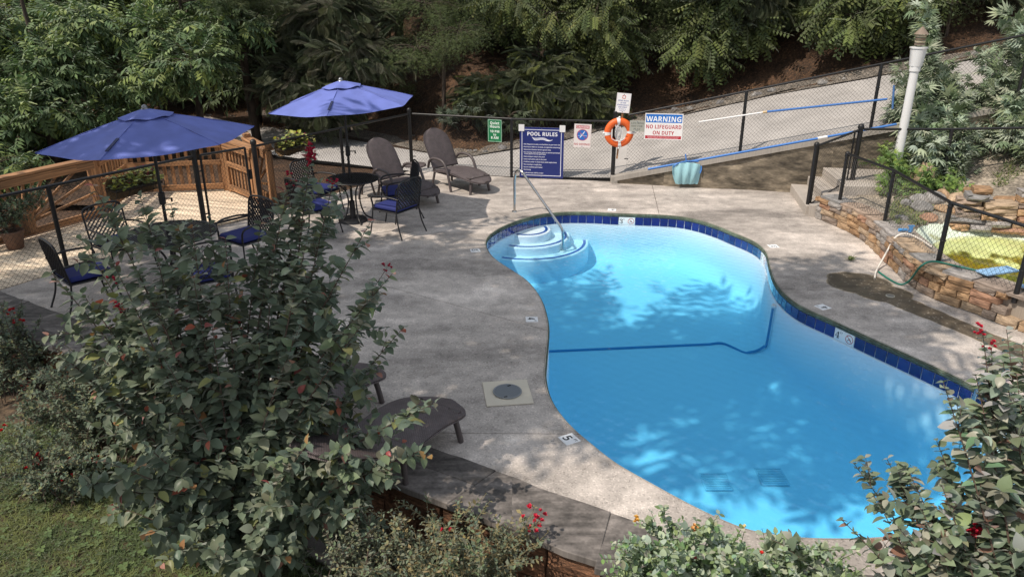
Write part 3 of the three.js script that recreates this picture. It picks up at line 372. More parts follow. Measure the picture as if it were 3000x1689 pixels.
railing('wooden_railing', 'long wooden railing with a fan of slats like a rising sun', [-7.98, -10.35], [-7.03, -12.38], 'sun', { rays: 15, hub: .42 });
railing('wooden_railing', 'short wooden slatted railing joining the sunburst railing to the back railing', [-7.04, -12.5], [-7.25, -13.85], 'slats', { onePost: true });
railing('wooden_railing', 'wooden railing of upright slats along the back of the platform', [-7.25, -13.95], [-5.52, -14.24], 'slats');
railing('wooden_railing', 'angled wooden slatted railing on the right side of the platform', [-5.40, -14.15], [-4.60, -13.30], 'slats');
railing('wooden_railing', 'narrow wooden railing panel with sunburst slats and post blocks beside the gate', [-5.02, -14.25], [-4.32, -13.22], 'sun', { rays: 9, hub: .3, hubW: .5, finial: true });

// ================================================================ CHAIN-LINK FENCES
function linkMesh(a0, b0, ha, hb, pitch = .068) { // a0,b0: bottom corners; ha,hb: heights
  const L = Math.hypot(b0.x - a0.x, b0.z - a0.z), dir = V((b0.x - a0.x) / L, 0, (b0.z - a0.z) / L), nrm = V(-dir.z, 0, dir.x), H = Math.max(ha, hb), P = (s, t, o) => { const f = s / L; return V(a0.x + dir.x * s + nrm.x * o, mix(a0.y, b0.y, f) + t / H * mix(ha, hb, f), a0.z + dir.z * s + nrm.z * o); };
  const pos = [], R = .0019, sl = 1.08, add = (p, q) => { const d = q.clone().sub(p).normalize(), u = V(0, 1, 0).cross(d).normalize(), v = d.clone().cross(u); const c = [0, 1, 2].map(k => u.clone().multiplyScalar(Math.cos(k * 2.094) * R).addScaledVector(v, Math.sin(k * 2.094) * R)); for (let k = 0; k < 3; k++) { const A = p.clone().add(c[k]), B = p.clone().add(c[(k + 1) % 3]), C = q.clone().add(c[k]), D = q.clone().add(c[(k + 1) % 3]); for (const w of [A, B, C, B, D, C]) pos.push(w.x, w.y, w.z); } };
  for (const s of [1, -1]) for (let k = -Math.ceil(H / sl / pitch) - 1; k * pitch < L + H / sl; k++) { let s0, t0 = 0, s1, t1 = H + .018; const x = k * pitch; if (s > 0) { s0 = x; s1 = x + t1 / sl; } else { s0 = x + t1 / sl; s1 = x; } const f = q => (q - s0) / (s1 - s0); let u0 = 0, u1 = 1; const lo = f(0), hi = f(L); u0 = Math.max(u0, Math.min(lo, hi)); u1 = Math.min(u1, Math.max(lo, hi)); if (u1 - u0 < .02) continue; add(P(mix(s0, s1, u0), mix(t0, t1, u0), s * .002), P(mix(s0, s1, u1), mix(t0, t1, u1), s * .002)); }
  const g = new THREE.BufferGeometry(); g.setAttribute('position', new THREE.Float32BufferAttribute(pos, 3)); g.computeVertexNormals(); return g;
}
function post(t, p, h, r = .03, cap = true) { const g = [cyl(r, r, h + .1, 12, p.x, p.y - .1, p.z)]; const m = part('post', g, mBlack, t); if (cap) part('post_cap', [T(new THREE.SphereGeometry(r * 1.25, 12, 6, 0, 7, 0, 1.6), p.x, p.y + h, p.z), cyl(r * 1.25, r * 1.25, .03, 12, p.x, p.y + h - .03, p.z)], mBlack, m); return m; }
function fence(name, label, pts, h, opt = {}) { // pts: [x,y,z, height?]
  const t = thing(name, label, 'fence'); const Q = pts.map(p => V(p[0], p[1], p[2]));
  Q.forEach((q, i) => { if (opt.skipPost?.includes(i)) return; const ph = pts[i][3] || h; post(t, q, ph, opt.r?.[i] || .03, opt.cap ? opt.cap.includes(i) : true); });
  for (let i = 0; i < Q.length - 1; i++) { if (opt.gap?.includes(i)) continue; const a = Q[i].clone(), b = Q[i + 1].clone(); a.y += h; b.y += h; part('top_rail', rod(a, b, .021, 10), mBlack, t); const o = .025; part('chain_link_mesh', linkMesh(Q[i].clone().setY(Q[i].y + o), Q[i + 1].clone().setY(Q[i + 1].y + o), h - o, h - o, opt.pitch), mWire, t, { kind: 'stuff' }); for (const q of [Q[i]]) for (const y of [.3, .75]) if (y < h) part('tension_band', T(new THREE.TorusGeometry(.036, .006, 5, 12), q.x, q.y + y, q.z, Math.PI / 2), mBlack, t); }
  return t;
}
fence('chain_link_fence', 'black chain-link fence between the left patio table and the wooden platform', [[-6.95, 0, -8.5], [-6.18, 0, -9.78], [-5.0, 0, -11.72, 1.3]], 1.2, { cap: [2], r: { 2: .042 } });
{ // gate between P1 and P2
  const t = thing('chain_link_gate', 'narrow black chain-link gate in front of the wooden platform', 'gate'), a = V(-4.93, .06, -11.79), b = V(-4.42, .06, -12.38);
  part('gate_frame', [rod(a, a.clone().setY(1.2), .02, 8), rod(b, b.clone().setY(1.2), .02, 8), rod(a, b, .02, 8), rod(a.clone().setY(1.2), b.clone().setY(1.2), .02, 8)], mBlack, t); part('chain_link_mesh', linkMesh(a, b, 1.12, 1.12), mWire, t, { kind: 'stuff' });
  part('latch', box(.05, .16, .04, b.x + .03, .75, b.z - .03), mBlack, t); part('drop_rod', box(.14, .03, .03, b.x + .06, .18, b.z - .05), mBlack, t); for (const y of [.25, .95]) part('hinge', rod(V(a.x - .05, y, a.z + .05), V(a.x, y, a.z), .012, 6), mBlack, t);
}
fence('chain_link_fence', 'black chain-link fence running behind the table and chaises to the corner post', [[-4.31, 0, -12.5, 1.27], [-3.24, 0, -14.25], [-2.16, 0, -16.0, 1.28]], 1.2, { cap: [0, 2], r: { 0: .042, 2: .038 } });
fence('chain_link_fence', 'black chain-link fence carrying the pool rules board', [[-2.10, 0, -16.0], [-.01, 0, -15.34], [1.98, .0, -15.02]], 1.2, { cap: [], skipPost: [0, 2] });
{ const pts = [[2.04, .0, -14.98, 1.4]]; for (const s of [.05, .71, 1.4, 2.1]) { const p = RW(s); pts.push([p.x, p.y, p.z - .1]); } const t = fence('chain_link_fence', 'sloping black chain-link fence on top of the ramp wall', pts.slice(1), 1.16, { cap: [], skipPost: [0] }); post(t, V(2.04, 0, -14.98), 1.38, .042); }
fence('chain_link_fence', 'low black chain-link fence following the sandstone wall round the pond', [[5.42, .38, -12.06], [5.60, .38, -10.84], [5.47, .38, -9.07], [5.80, .38, -7.99], [6.6, .38, -6.8]], .79, { cap: [0], pitch: .072 });
{
  const t = thing('chain_link_gate', 'black chain-link gate standing open at the concrete steps', 'gate'), a = V(5.15, .03, -12.67), b = V(5.95, .5, -12.98);
  post(t, a.clone().setY(0), 1.2, .036); post(t, V(6.0, .42, -13.0), 1.02, .042); part('top_rail', rod(V(a.x, 1.17, a.z), V(b.x, 1.38, b.z), .02, 8), mBlack, t); part('gate_frame', [rod(V(a.x + .05, .14, a.z - .02), V(a.x + .05, 1.15, a.z - .02), .014, 6), rod(V(b.x - .05, .52, b.z), V(b.x - .05, 1.38, b.z), .014, 6), rod(V(a.x, .14, a.z), V(b.x, .53, b.z), .012, 6)], mBlack, t); part('chain_link_mesh', linkMesh(V(a.x, .14, a.z), V(b.x, .53, b.z), 1.03, .86), mWire, t, { kind: 'stuff' });
}
fence('chain_link_fence', 'short black chain-link fence at the top of the concrete steps behind the leafy bush', [[6.05, .45, -13.0], [7.4, .5, -12.7], [8.8, .6, -12.3]], .95, { cap: [], skipPost: [0] });

// ================================================================ SIGNS, LIFE RING, POOL POLES
const signMat = t => M(0xffffff, .45, { map: t }), mSignBack = M(lin(.6, .6, .6), .5);
function sign(name, label, w, h, t, pos, ry = 0, rz = 0) { const g = thing(name, label, 'sign', pos, ry); g.rotation.z = rz; const m = new THREE.Mesh(new THREE.BoxGeometry(w, h, .006), [mSignBack, mSignBack, mSignBack, mSignBack, signMat(t), mSignBack]); m.name = 'panel'; g.add(m); part('bolt', [T(cyl(.008, .008, .006, 8), 0, h / 2 - .025, .003, Math.PI / 2)], mSteel, g); part('bolt', [T(cyl(.008, .008, .006, 8), 0, -h / 2 + .025, .003, Math.PI / 2)], mSteel, g); return g; }
const ctr = (x, s, cx, y, f) => { x.font = f; x.textAlign = 'center'; x.fillText(s, cx, y); };
const fz = x => { const a = x < -.01 ? [-2.10, -16.0, -.01, -15.34] : [-.01, -15.34, 1.98, -15.02]; return mix(a[1], a[3], (x - a[0]) / (a[2] - a[0])) + .035; };
const RYA = -Math.atan2(.66, 2.09), RYB = -Math.atan2(.32, 1.99);
sign('quiet_hours_sign', 'green sign with white quiet hours lettering on the fence', .30, .455, paint(384, 576, (x, w, h) => { x.fillStyle = '#1d7a4d'; x.fillRect(0, 0, w, h); x.strokeStyle = '#cfe3d6'; x.lineWidth = 8; x.strokeRect(14, 14, w - 28, h - 28); x.fillStyle = '#f0f6f1'; ctr(x, 'Quiet', w / 2, 125, 'bold 98px sans-serif'); ctr(x, 'Hours', w / 2, 215, 'bold 98px sans-serif'); ctr(x, '10 PM', w / 2, 335, 'bold 92px sans-serif'); ctr(x, 'to', w / 2, 415, 'bold 84px sans-serif'); ctr(x, '8 AM', w / 2, 500, 'bold 92px sans-serif'); }), [-.352, .947, fz(-.352)], RYA);
{
  const g = sign('pool_rules_board', 'large navy board with white rules lettering on the fence', .90, 1.03, paint(1080, 1236, (x, w, h) => { x.fillStyle = '#1c2a6e'; x.fillRect(0, 0, w, h); x.strokeStyle = '#e8eaf6'; x.lineWidth = 14; x.strokeRect(55, 60, w - 120, h - 120); x.fillStyle = '#f2f3f8'; ctr(x, 'POOL RULES', w / 2 + 10, 205, 'bold 128px sans-serif'); x.lineWidth = 14; x.strokeStyle = '#e8eaf6'; for (const [o, a] of [[0, 26], [22, 22], [42, 16]]) { x.beginPath(); x.moveTo(300 + o, 240 + o); x.bezierCurveTo(380, 330 + o - a, 520, 190 + o + a, 640, 270 + o); x.bezierCurveTo(700, 310 + o / 2, 760, 320, 800, 290); x.stroke(); } x.textAlign = 'left'; x.font = 'bold 36px sans-serif'; const rows = ['No lifeguard on duty, use facilities at your own risk', 'Pool hours: 9:00 a.m. to dusk, no nighttime swimming', 'Mountain Shadows Resort guests only', 'No smoking, food, alcohol, glass or animals permitted', '  in the pool or on the pool deck', 'Swim diapers only in the pool', 'Swim suit attire only in the pool', 'Children under 12 must have adult supervision', 'No running or rough play', 'Do not swallow pool water', 'No Diving']; let y = 425; rows.forEach((r, i) => { x.fillText((r[0] === ' ' ? ' ' : '• ') + r, 85, y, 905); y += i === 3 ? 42 : 65; }); x.font = 'bold 34px sans-serif'; x.fillText('MAXIMUM POOL DEPTH: 5 FEET', 80, y + 14); }), [.602, .535, fz(.6)], RYB);
  for (const s of [-1, 1]) part('corner_tab', box(.115, .135, .008, s * .415, .5, .009), mWhite, g);
}
sign('no_diving_sign', 'white caution sign with a blue diver circle on the fence', .345, .47, paint(512, 700, (x, w, h) => { x.fillStyle = '#e3dcda'; x.fillRect(0, 0, w, h); x.strokeStyle = '#c9b9b6'; x.lineWidth = 8; x.strokeRect(8, 8, w - 16, h - 16); x.fillStyle = '#b8434e'; x.fillRect(60, 45, w - 120, 90); x.fillStyle = '#f5eeee'; ctr(x, 'CAUTION!', w / 2, 118, 'bold 78px sans-serif'); x.fillStyle = '#2b6cc0'; x.beginPath(); x.arc(w / 2, 325, 160, 0, 7); x.fill(); x.strokeStyle = '#b8434e'; x.lineWidth = 18; x.stroke(); x.strokeStyle = '#f0f2f5'; x.lineWidth = 20; x.beginPath(); x.moveTo(180, 405); x.lineTo(250, 320); x.lineTo(320, 215); x.moveTo(250, 320); x.lineTo(200, 300); x.stroke(); x.lineWidth = 8; x.beginPath(); x.moveTo(115, 350); x.quadraticCurveTo(256, 330, 400, 352); x.stroke(); x.strokeStyle = '#b8434e'; x.lineWidth = 14; x.beginPath(); x.moveTo(145, 212); x.lineTo(368, 438); x.stroke(); x.fillStyle = '#a8353f'; ctr(x, 'NO DIVING!', w / 2, 630, 'bold 84px sans-serif'); }), [1.41, .905, fz(1.41)], RYB, -.02);
sign('lifeguard_warning_sign', 'blue white and red warning sign about no lifeguard on the sloping fence', .72, .50, paint(1024, 711, (x, w, h) => { x.fillStyle = '#eceae9'; x.fillRect(0, 0, w, h); x.fillStyle = '#1f6fc6'; x.fillRect(24, 24, w - 48, 226); x.fillStyle = '#f4f6f8'; ctr(x, 'WARNING', w / 2, 222, 'bold 196px sans-serif'); x.fillStyle = '#b3202e'; x.save(); x.translate(w / 2, 0); x.scale(.92, 1); ctr(x, 'NO LIFEGUARD', 0, 415, 'bold 146px sans-serif'); ctr(x, 'ON DUTY', 0, 580, 'bold 146px sans-serif'); x.restore(); x.fillRect(24, 606, w - 48, 84); x.fillStyle = '#e8c9cc'; ctr(x, 'CHILDREN UNDER THE AGE OF 14 SHALL NOT USE POOL OR SPA', w / 2, 642, 'bold 29px sans-serif'); ctr(x, 'WITHOUT A PARENT OR ADULT GUARDIAN IN ATTENDANCE', w / 2, 678, 'bold 29px sans-serif'); }), [2.93, 1.165, -14.62], -.215, .008);
{
  const g = sign('ring_buoy_sign', 'small white sign with blue lettering above the life ring', .275, .375, paint(384, 524, (x, w, h) => { x.fillStyle = '#f2f1f0'; x.fillRect(0, 0, w, h); x.strokeStyle = '#dcc9cc'; x.lineWidth = 6; x.strokeRect(12, 12, w - 24, h - 24); x.strokeStyle = '#c4544c'; x.lineWidth = 22; x.beginPath(); x.arc(w / 2 + 5, 105, 42, 0, 7); x.stroke(); x.strokeStyle = '#f2f1f0'; x.lineWidth = 14; for (let k = 0; k < 4; k++) { const a = k * 1.571; x.beginPath(); x.moveTo(w / 2 + 5 + 26 * Math.cos(a), 105 + 26 * Math.sin(a)); x.lineTo(w / 2 + 5 + 58 * Math.cos(a), 105 + 58 * Math.sin(a)); x.stroke(); } x.fillStyle = '#3b4a96'; ctr(x, 'RING BUOY', w / 2, 220, 'bold 52px sans-serif'); ctr(x, 'IS FOR', w / 2, 278, 'bold 50px sans-serif'); ctr(x, 'EMERGENCY', w / 2, 336, 'bold 52px sans-serif'); ctr(x, 'USE ONLY', w / 2, 394, 'bold 52px sans-serif'); ctr(x, 'IT IS NOT A', w / 2, 440, 'bold 34px sans-serif'); ctr(x, 'POOL TOY', w / 2, 482, 'bold 34px sans-serif'); }), [2.17, 1.57, -14.93], -.1, -.07);
  part('stake', woodUV(box(.035, 1.1, .02, .01, -.55, -.02)), mWood, g);
}
sign('life_ring_notice', 'faded pale notice partly hidden behind the life ring', .29, .21, paint(300, 220, (x, w, h) => { x.fillStyle = '#a5a69c'; x.fillRect(0, 0, w, h); x.fillStyle = '#4d4f4b'; x.font = 'bold 50px serif'; x.fillText('LIFE RING', 22, 70); x.fillText('NOT FOR', 28, 130); x.fillText('PLAY', 80, 190); }), [2.44, 1.155, -14.75], -.215);
{
  const t = thing('life_ring', 'orange and white ring buoy hung with rope on the fence post', 'life ring', [2.11, 1.005, -14.88], 0); t.rotation.y = -.05;
  part('ring', new THREE.TorusGeometry(.222, .068, 14, 48).scale(1, 1, .8), M(lin(.78, .13, .02), .5), t);
  for (let k = 0; k < 4; k++) part('white_band', new THREE.TorusGeometry(.222, .0715, 14, 6, .26).scale(1, 1, .8).rotateZ(k * Math.PI / 2 + Math.PI / 2 - .05), mWhite, t);
  for (let k = 0; k < 4; k++) { const a = k * 1.5708 + 1.59, p = V(Math.cos(a) * .3, Math.sin(a) * .3, 0); part('rope_knot', new THREE.SphereGeometry(.022, 8, 6).translate(p.x, p.y, .02), mWhite, t); }
  rnd = mulberry(8); const rope = []; for (let k = 0; k < 7; k++) { const x0 = rr(-.09, .02), x1 = rr(-.06, .08); rope.push(tube([V(x0, .14 + rr(0, .04), .03 + k * .006), V(rr(-.1, .05), rr(-.03, .05), .045 + k * .006), V(x1, -.15 + rr(-.02, .02), .04), V(x1 + rr(.01, .05), rr(-.1, 0), .05), V(rr(-.03, .05), .13, .03)], .0055, 30, 5)); } rope.push(tube([V(-.15, .05, .06), V(-.14, -.1, .07), V(-.05, -.15, .07), V(.05, -.14, .07), V(.12, -.09, .06)], .009, 24, 5)); part('coiled_rope', rope, M(lin(.7, .7, .7), .85), t);
}
{
  const t = thing('telescopic_pole', 'white and blue telescopic pool pole hung on the sloping fence', 'pool pole'), a = onZ(2048, 357, -14.55), m = onZ(2248, 327, -14.15), b = onZ(2600, 290, -13.85), c0 = onZ(2620, 250, -13.75), c1 = onZ(2616, 318, -13.75); part('inner_tube', rod(a, m, .015, 10), mWhite, t); part('outer_tube', rod(m, b, .02, 10), M(lin(.07, .19, .5), .35), t); part('grip', rod(m.clone().lerp(a, .06), m, .024, 10), M(lin(.55, .42, .25), .6), t);
  part('hook_bracket', rod(c0, c1, .02, 8), M(lin(.08, .18, .4), .4), t);
}
{
  const t = thing('leaf_skimmer', 'pale blue leaf net on a long blue pole resting along the ramp wall', 'skimmer net'); const A = RW(.18), B = RW(1.52), off = p => V(p.x, p.y + .03, p.z - .02); const blue = M(lin(.07, .22, .6), .35);
  part('pole', rod(off(A), off(B), .02, 10), blue, t); const m1 = off(RW(1.12)), m2 = off(RW(1.17)); part('collar', rod(m1, m2, .028, 10), mWhite, t); part('end_tip', rod(off(RW(1.52)), off(RW(1.57)), .021, 10), mWhite, t);
  const c = RW(.40); part('handle', rod(V(c.x - .03, c.y + .2, c.z + .02), V(c.x, c.y + .03, c.z + .04), .013, 8), blue, t);
  const rim = tube([V(-.27, -.06, .07), V(-.2, .02, .09), V(0, .07, .07), V(.24, .05, .06), V(.29, -.06, .08), V(.27, -.16, .1)].map(p => V(c.x + p.x, c.y + p.y, c.z + p.z)), .014, 30, 6); part('rim', rim, blue, t);
  const N = 16, pos = [], idx = []; for (let j = 0; j <= N; j++) for (let i = 0; i <= N; i++) { const u = i / N * 2 - 1, v = j / N, w = .29 * (1 - .28 * v * v * (u < 0 ? 1.3 : .6)), x = u * w, y = .05 - .05 * u * u - v * .43 * (1 - .12 * u * u), z = .085 + .06 * Math.sin(v * 3) * (1 - u * u) + .018 * Math.sin(u * 11 + v * 3) + .012 * Math.sin(u * 23); pos.push(c.x + x, c.y + y, c.z + z); } for (let j = 0; j < N; j++) for (let i = 0; i < N; i++) { const a = j * (N + 1) + i, b = a + N + 1; idx.push(a, b, a + 1, a + 1, b, b + 1); } const g = new THREE.BufferGeometry(); g.setAttribute('position', new THREE.Float32BufferAttribute(pos, 3)); g.setIndex(idx); g.computeVertexNormals(); worldUV(g, 20, 'xy'); part('net_bag', g, M(lin(.38, .68, .76), .85, { bumpMap: fineNoise, bumpScale: .002, transmission: .2, thickness: 0, side: THREE.DoubleSide }), t);
}
// ================================================================ LAMP POST on the right
{
  const t = thing('lamp_post', 'white lamp post with lantern cap rising out of the leafy bush', 'lamp post', [6.68, .45, -12.9]); t.rotation.z = .0; const w = M(lin(.70, .71, .72), .4);
  part('pole', cyl(.075, .068, 2.0, 20, 0, 0, 0), w, t); part('collar', [cyl(.085, .085, .08, 20, 0, 1.92, 0)], w, t); part('lamp_housing', [cyl(.10, .125, .28, 6, 0, 2.0, 0), cyl(.14, .14, .025, 6, 0, 2.28, 0)], w, t);
  const bz = M(lin(.22, .17, .13), .6); for (let k = 0; k < 4; k++) part('louvre_ring', cyl(.075, .085, .028, 16, 0, 2.33 + k * .042, 0), k % 2 ? M(lin(.55, .48, .35), .6) : bz, t); part('lantern_cap', cyl(.12, .008, .12, 8, 0, 2.5, 0), bz, t);
}
// ================================================================ POOL FITTINGS
{
  const t = thing('pool_handrail', 'bent chrome handrail descending the pool entry steps', 'handrail');
  part('rail_tube', new THREE.TubeGeometry(new THREE.CatmullRomCurve3([V(.042, -.05, -12.751), V(.045, .3, -12.74), V(.05, .62, -12.73), V(.075, .72, -12.7), V(.12, .765, -12.64), V(.175, .745, -12.58), V(.25, .65, -12.52), V(.5, .33, -12.33), V(.76, .0, -12.15), V(.83, -.1, -12.11), V(.855, -.2, -12.1), V(.86, -.35, -12.1), V(.86, -.52, -12.1)], false, 'centripetal'), 90, .0225, 14), mSteel, t);
  part('escutcheon', cyl(.05, .04, .02, 16, .042, .002, -12.751), mSteel, t); part('escutcheon', cyl(.055, .045, .02, 16, .86, -.515, -12.1), mWhite, t);
}
{
  const t = thing('pool_ladder', 'chrome pool ladder rails arching over the far right edge of the pool', 'ladder');
  for (const [cx, cz] of [[4.60, -6.43], [4.66, -5.93]]) { const q = V(-.95, 0, .2).normalize(), P = (d, y) => V(cx + q.x * d, y, cz + q.z * d); part('rail_tube', new THREE.TubeGeometry(new THREE.CatmullRomCurve3([P(-.42, -.02), P(-.42, .12), P(-.40, .23), P(-.3, .30), P(-.15, .29), P(0, .2), P(.06, .06), P(.08, -.1), P(.08, -.9)], false, 'centripetal'), 60, .024, 12), mSteel, t); }
  for (const y of [-.42, -.7]) part('tread', bar(V(4.53, y, -6.41), V(4.59, y, -5.91), .08, .03), mWhite, t);
}
{
  const t = thing('skimmer_cover', 'round grey skimmer lid set in a pale square concrete pad', 'skimmer lid', [-.045, 0, -6.39], .13);
  part('pad', rbox(.45, .012, .47, .005, 0, .006, 0), M(lin(.62, .57, .47), .9, { bumpMap: fineNoise, bumpScale: .002 }), t); part('lid', [cyl(.135, .135, .012, 40, 0, .01, 0)], M(lin(.16, .18, .2), .5), t); part('lid_rim', new THREE.TorusGeometry(.135, .007, 6, 40).rotateX(Math.PI / 2).translate(0, .022, 0), M(lin(.24, .26, .28), .5), t); for (const s of [-1, 1]) part('finger_slot', box(.035, .004, .012, s * .03, .0235, s * -.105, .3), M(lin(.01, .01, .01), .8), t);
}
for (const [x, z, a, b, txt] of [[-.55, -10.64, '3', 'FT', 'white tile with a black number three set in the deck beside the entry steps'], [.235, -8.129, '4', 'FT', 'white tile with a black number four set in the shaded deck at the pool waist'], [.50, -5.585, '5', 'FT', 'white tile with a black number five set in the deck by the deep end'], [3.98, -10.85, '3', 'FT', 'white tile with a black number three set in the deck facing the stone ledge wall'], [3.83, -8.50, '4', 'FT', 'white tile with a black number four set in the deck facing the pond'], [1.77, -12.86, '3', '½', 'white tile with three and a half set in the deck behind the pool']]) {
  const t = thing('depth_marker', txt, 'depth marker', [x, .0, z]); let k = 0, bd = 9; ring.forEach((p, i) => { const d = Math.hypot(p.x - x, p.z - z); if (d < bd) { bd = d; k = i; } }); const n = inN[k]; t.rotation.y = Math.atan2(-n.x, -n.z);
  const mt = M(0xffffff, .4, { map: paint(256, 256, (c, w, h) => { c.fillStyle = '#eef0f2'; c.fillRect(0, 0, w, h); c.fillStyle = '#20262c'; c.font = 'bold 210px sans-serif'; c.textBaseline = 'middle'; c.textAlign = 'center'; c.fillText(a, 92, 138); c.font = 'bold 62px sans-serif'; c.fillText(b, 200, 62); }) }), mw = mWhite;
  const m = new THREE.Mesh(new THREE.BoxGeometry(.145, .008, .145), [mw, mw, mt, mw, mw, mw]); m.name = 'tile'; m.position.y = .002; t.add(m);
}
{
  const t = thing('garden_hose', 'white hose hanging over the sandstone wall onto the deck', 'hose'), z6 = (a, b, y) => onY(2200 + a / 2.5, 420 + b / 2.5, y);
  part('hose_tube', tube([z6(1330, 760, .40), z6(1240, 700, .42), z6(1150, 662, .44), z6(1090, 668, .43), z6(1045, 705, .36), z6(1005, 780, .22), z6(955, 870, .08), z6(920, 935, .02), z6(908, 990, .016)], .013, 60, 8), M(lin(.72, .68, .62), .5), t);
  const h = thing('garden_hose', 'green hose lying over the sandstone wall onto the damp deck', 'hose'); part('hose_tube', tube([z6(938, 940, .014), z6(1010, 990, .014), z6(1090, 1030, .014), z6(1150, 1015, .06), z6(1195, 965, .2), z6(1240, 905, .36), z6(1300, 868, .43), z6(1380, 868, .43), z6(1500, 895, .42), z6(1680, 935, .41), z6(1760, 960, .40)], .013, 70, 8), M(lin(.015, .16, .12), .45), h);
  const v = thing('hose_valve', 'small blue plastic valve on top of the sandstone wall', 'valve'), p = z6(1172, 632, .44); part('valve_body', [T(cyl(.03, .03, .08, 10), p.x, p.y - .03, p.z), T(cyl(.022, .022, .12, 10), p.x - .05, p.y, p.z, 0, 0, 1.57)], M(lin(.08, .3, .65), .4), v); part('valve_handle', box(.09, .015, .025, p.x, p.y + .06, p.z), M(lin(.08, .3, .65), .4), v);
  const d = thing('deck_drain', 'small round drain ring in the damp patch of the deck', 'drain', [4.83, .004, -8.86]); part('drain_ring', new THREE.TorusGeometry(.05, .006, 6, 24).rotateX(Math.PI / 2), M(lin(.5, .48, .4), .6), d); part('drain_grate', cyl(.045, .045, .004, 20), M(lin(.2, .19, .17), .7), d);
}
// ================================================================ UMBRELLAS
const canvasTex = tex(256, 256, (u, v, i, j) => { const a = .5 + .5 * Math.sin(i * 1.57), b = .5 + .5 * Math.sin(j * 1.57), n = fbm(u * 6, v * 6, 3, 171, 6); const t = .86 + .06 * (a * b) + .14 * (n - .5); return [t, t, t]; });
const mCanopy = M(lin(.175, .23, .66), .85, { map: canvasTex, sheen: .3, sheenRoughness: .6, sheenColor: lin(.3, .35, .7), side: THREE.DoubleSide });
function umbrella(label, x, z, turn, tiltZ, R = 1.22) {
  const t = thing('patio_umbrella', label, 'umbrella', [x, 0, z], 0, 'blue patio umbrellas');
  part('pole', cyl(.021, .021, 2.28, 14, 0, .02, 0), mBlack, t); part('base', [cyl(.24, .22, .05, 28, 0, .0, 0), cyl(.05, .045, .3, 14, 0, .05, 0)], mIron, t); part('crank_housing', [rbox(.07, .16, .07, .015, 0, 1.18, 0), T(cyl(.008, .008, .1, 8), .03, 1.18, 0, 0, 0, -1.57), T(cyl(.012, .012, .05, 8), .12, 1.14, 0)], mBlack, t);
  const top = new THREE.Group(); top.name = 'canopy'; top.position.set(0, 1.9, 0); top.rotation.set(0, turn, tiltZ); t.add(top);
  const rimY = .03, apY = .37, prof = r => apY - (apY - rimY) * (.86 * r + .14 * r * r), N = 10;
  for (let k = 0; k < 6; k++) {
    const a0 = k * Math.PI / 3, a1 = a0 + Math.PI / 3, pos = [], uv = [], idx = [];
    for (let j = 0; j <= N; j++) for (let i = 0; i <= N; i++) { const r = mix(.1, 1, j / N), f = i / N, p0 = V(Math.sin(a0), 0, Math.cos(a0)), p1 = V(Math.sin(a1), 0, Math.cos(a1)), p = p0.lerp(p1, f).multiplyScalar(R * r), bow = 4 * f * (1 - f); p.multiplyScalar(1 - .035 * bow * r * r); pos.push(p.x, prof(r) - .034 * bow * r + .004 * Math.sin(f * 9 + j * 1.3 + k), p.z); uv.push(p.x, p.z); }
    for (let j = 0; j < N; j++) for (let i = 0; i < N; i++) { const a = j * (N + 1) + i, b = a + N + 1; idx.push(a, b, a + 1, a + 1, b, b + 1); }
    const g = new THREE.BufferGeometry(); g.setAttribute('position', new THREE.Float32BufferAttribute(pos, 3)); g.setAttribute('uv', new THREE.Float32BufferAttribute(uv, 2)); g.setIndex(idx); g.computeVertexNormals(); part('canopy_panel', g, mCanopy, top);
    const d = V(Math.sin(a0), 0, Math.cos(a0)); part('rib', tube([d.clone().multiplyScalar(.05).setY(prof(.05) - .03), d.clone().multiplyScalar(R * .5).setY(prof(.5) - .014), d.clone().multiplyScalar(R * .99).setY(prof(.99) - .008)], .007, 12, 5), mBlack, top); part('seam', tube([.12, .4, .7, 1].map(q => d.clone().multiplyScalar(R * q).setY(prof(q) + .003)), .0045, 12, 4), mCanopy, top); part('strut', rod(V(0, -.12, 0), d.clone().multiplyScalar(R * .52).setY(prof(.52) - .02), .006, 5), mBlack, top);
  }
  { const S = 48, Rr = 5, pos = [], idx = []; for (let j = 0; j <= Rr; j++) for (let i = 0; i < S; i++) { const a = i / S * 2 * Math.PI, r = j / Rr * .30 * (1 + .05 * Math.cos(a * 6)), w = .012 * Math.sin(a * 6 + 1.57) * (j / Rr) ** 2; pos.push(Math.sin(a) * r, apY + .03 - .092 * (j / Rr) ** 1.2 + w, Math.cos(a) * r); } for (let j = 0; j < Rr; j++) for (let i = 0; i < S; i++) { const a = j * S + i, b = j * S + (i + 1) % S; idx.push(a, a + S, b, b, a + S, b + S); } const g = new THREE.BufferGeometry(); g.setAttribute('position', new THREE.Float32BufferAttribute(pos, 3)); g.setIndex(idx); g.computeVertexNormals(); worldUV(g); part('vent_cap', g, mCanopy, top); }
  part('finial', [T(new THREE.SphereGeometry(.035, 14, 8), 0, apY + .04, 0), cyl(.045, .03, .02, 14, 0, apY + .02, 0)], M(lin(.25, .26, .28), .35, { metalness: .6 }), top);
  { const d = V(0, 0, 1), a = d.clone().multiplyScalar(R * .62).setY(prof(.62) + .01), b = d.clone().multiplyScalar(R * .86).setY(prof(.86) + .012); part('tie_strap', bar(a, b, .035, .008), M(lin(.02, .03, .09), .8), top); }
  return t;
}
umbrella('blue patio umbrella dappled with shade over the large round mesh table', -4.43, -9.24, 0, .045, 1.24);
umbrella('sunlit blue patio umbrella over the small round table by the chaises', -2.68, -12.2, 0, .055, 1.19);
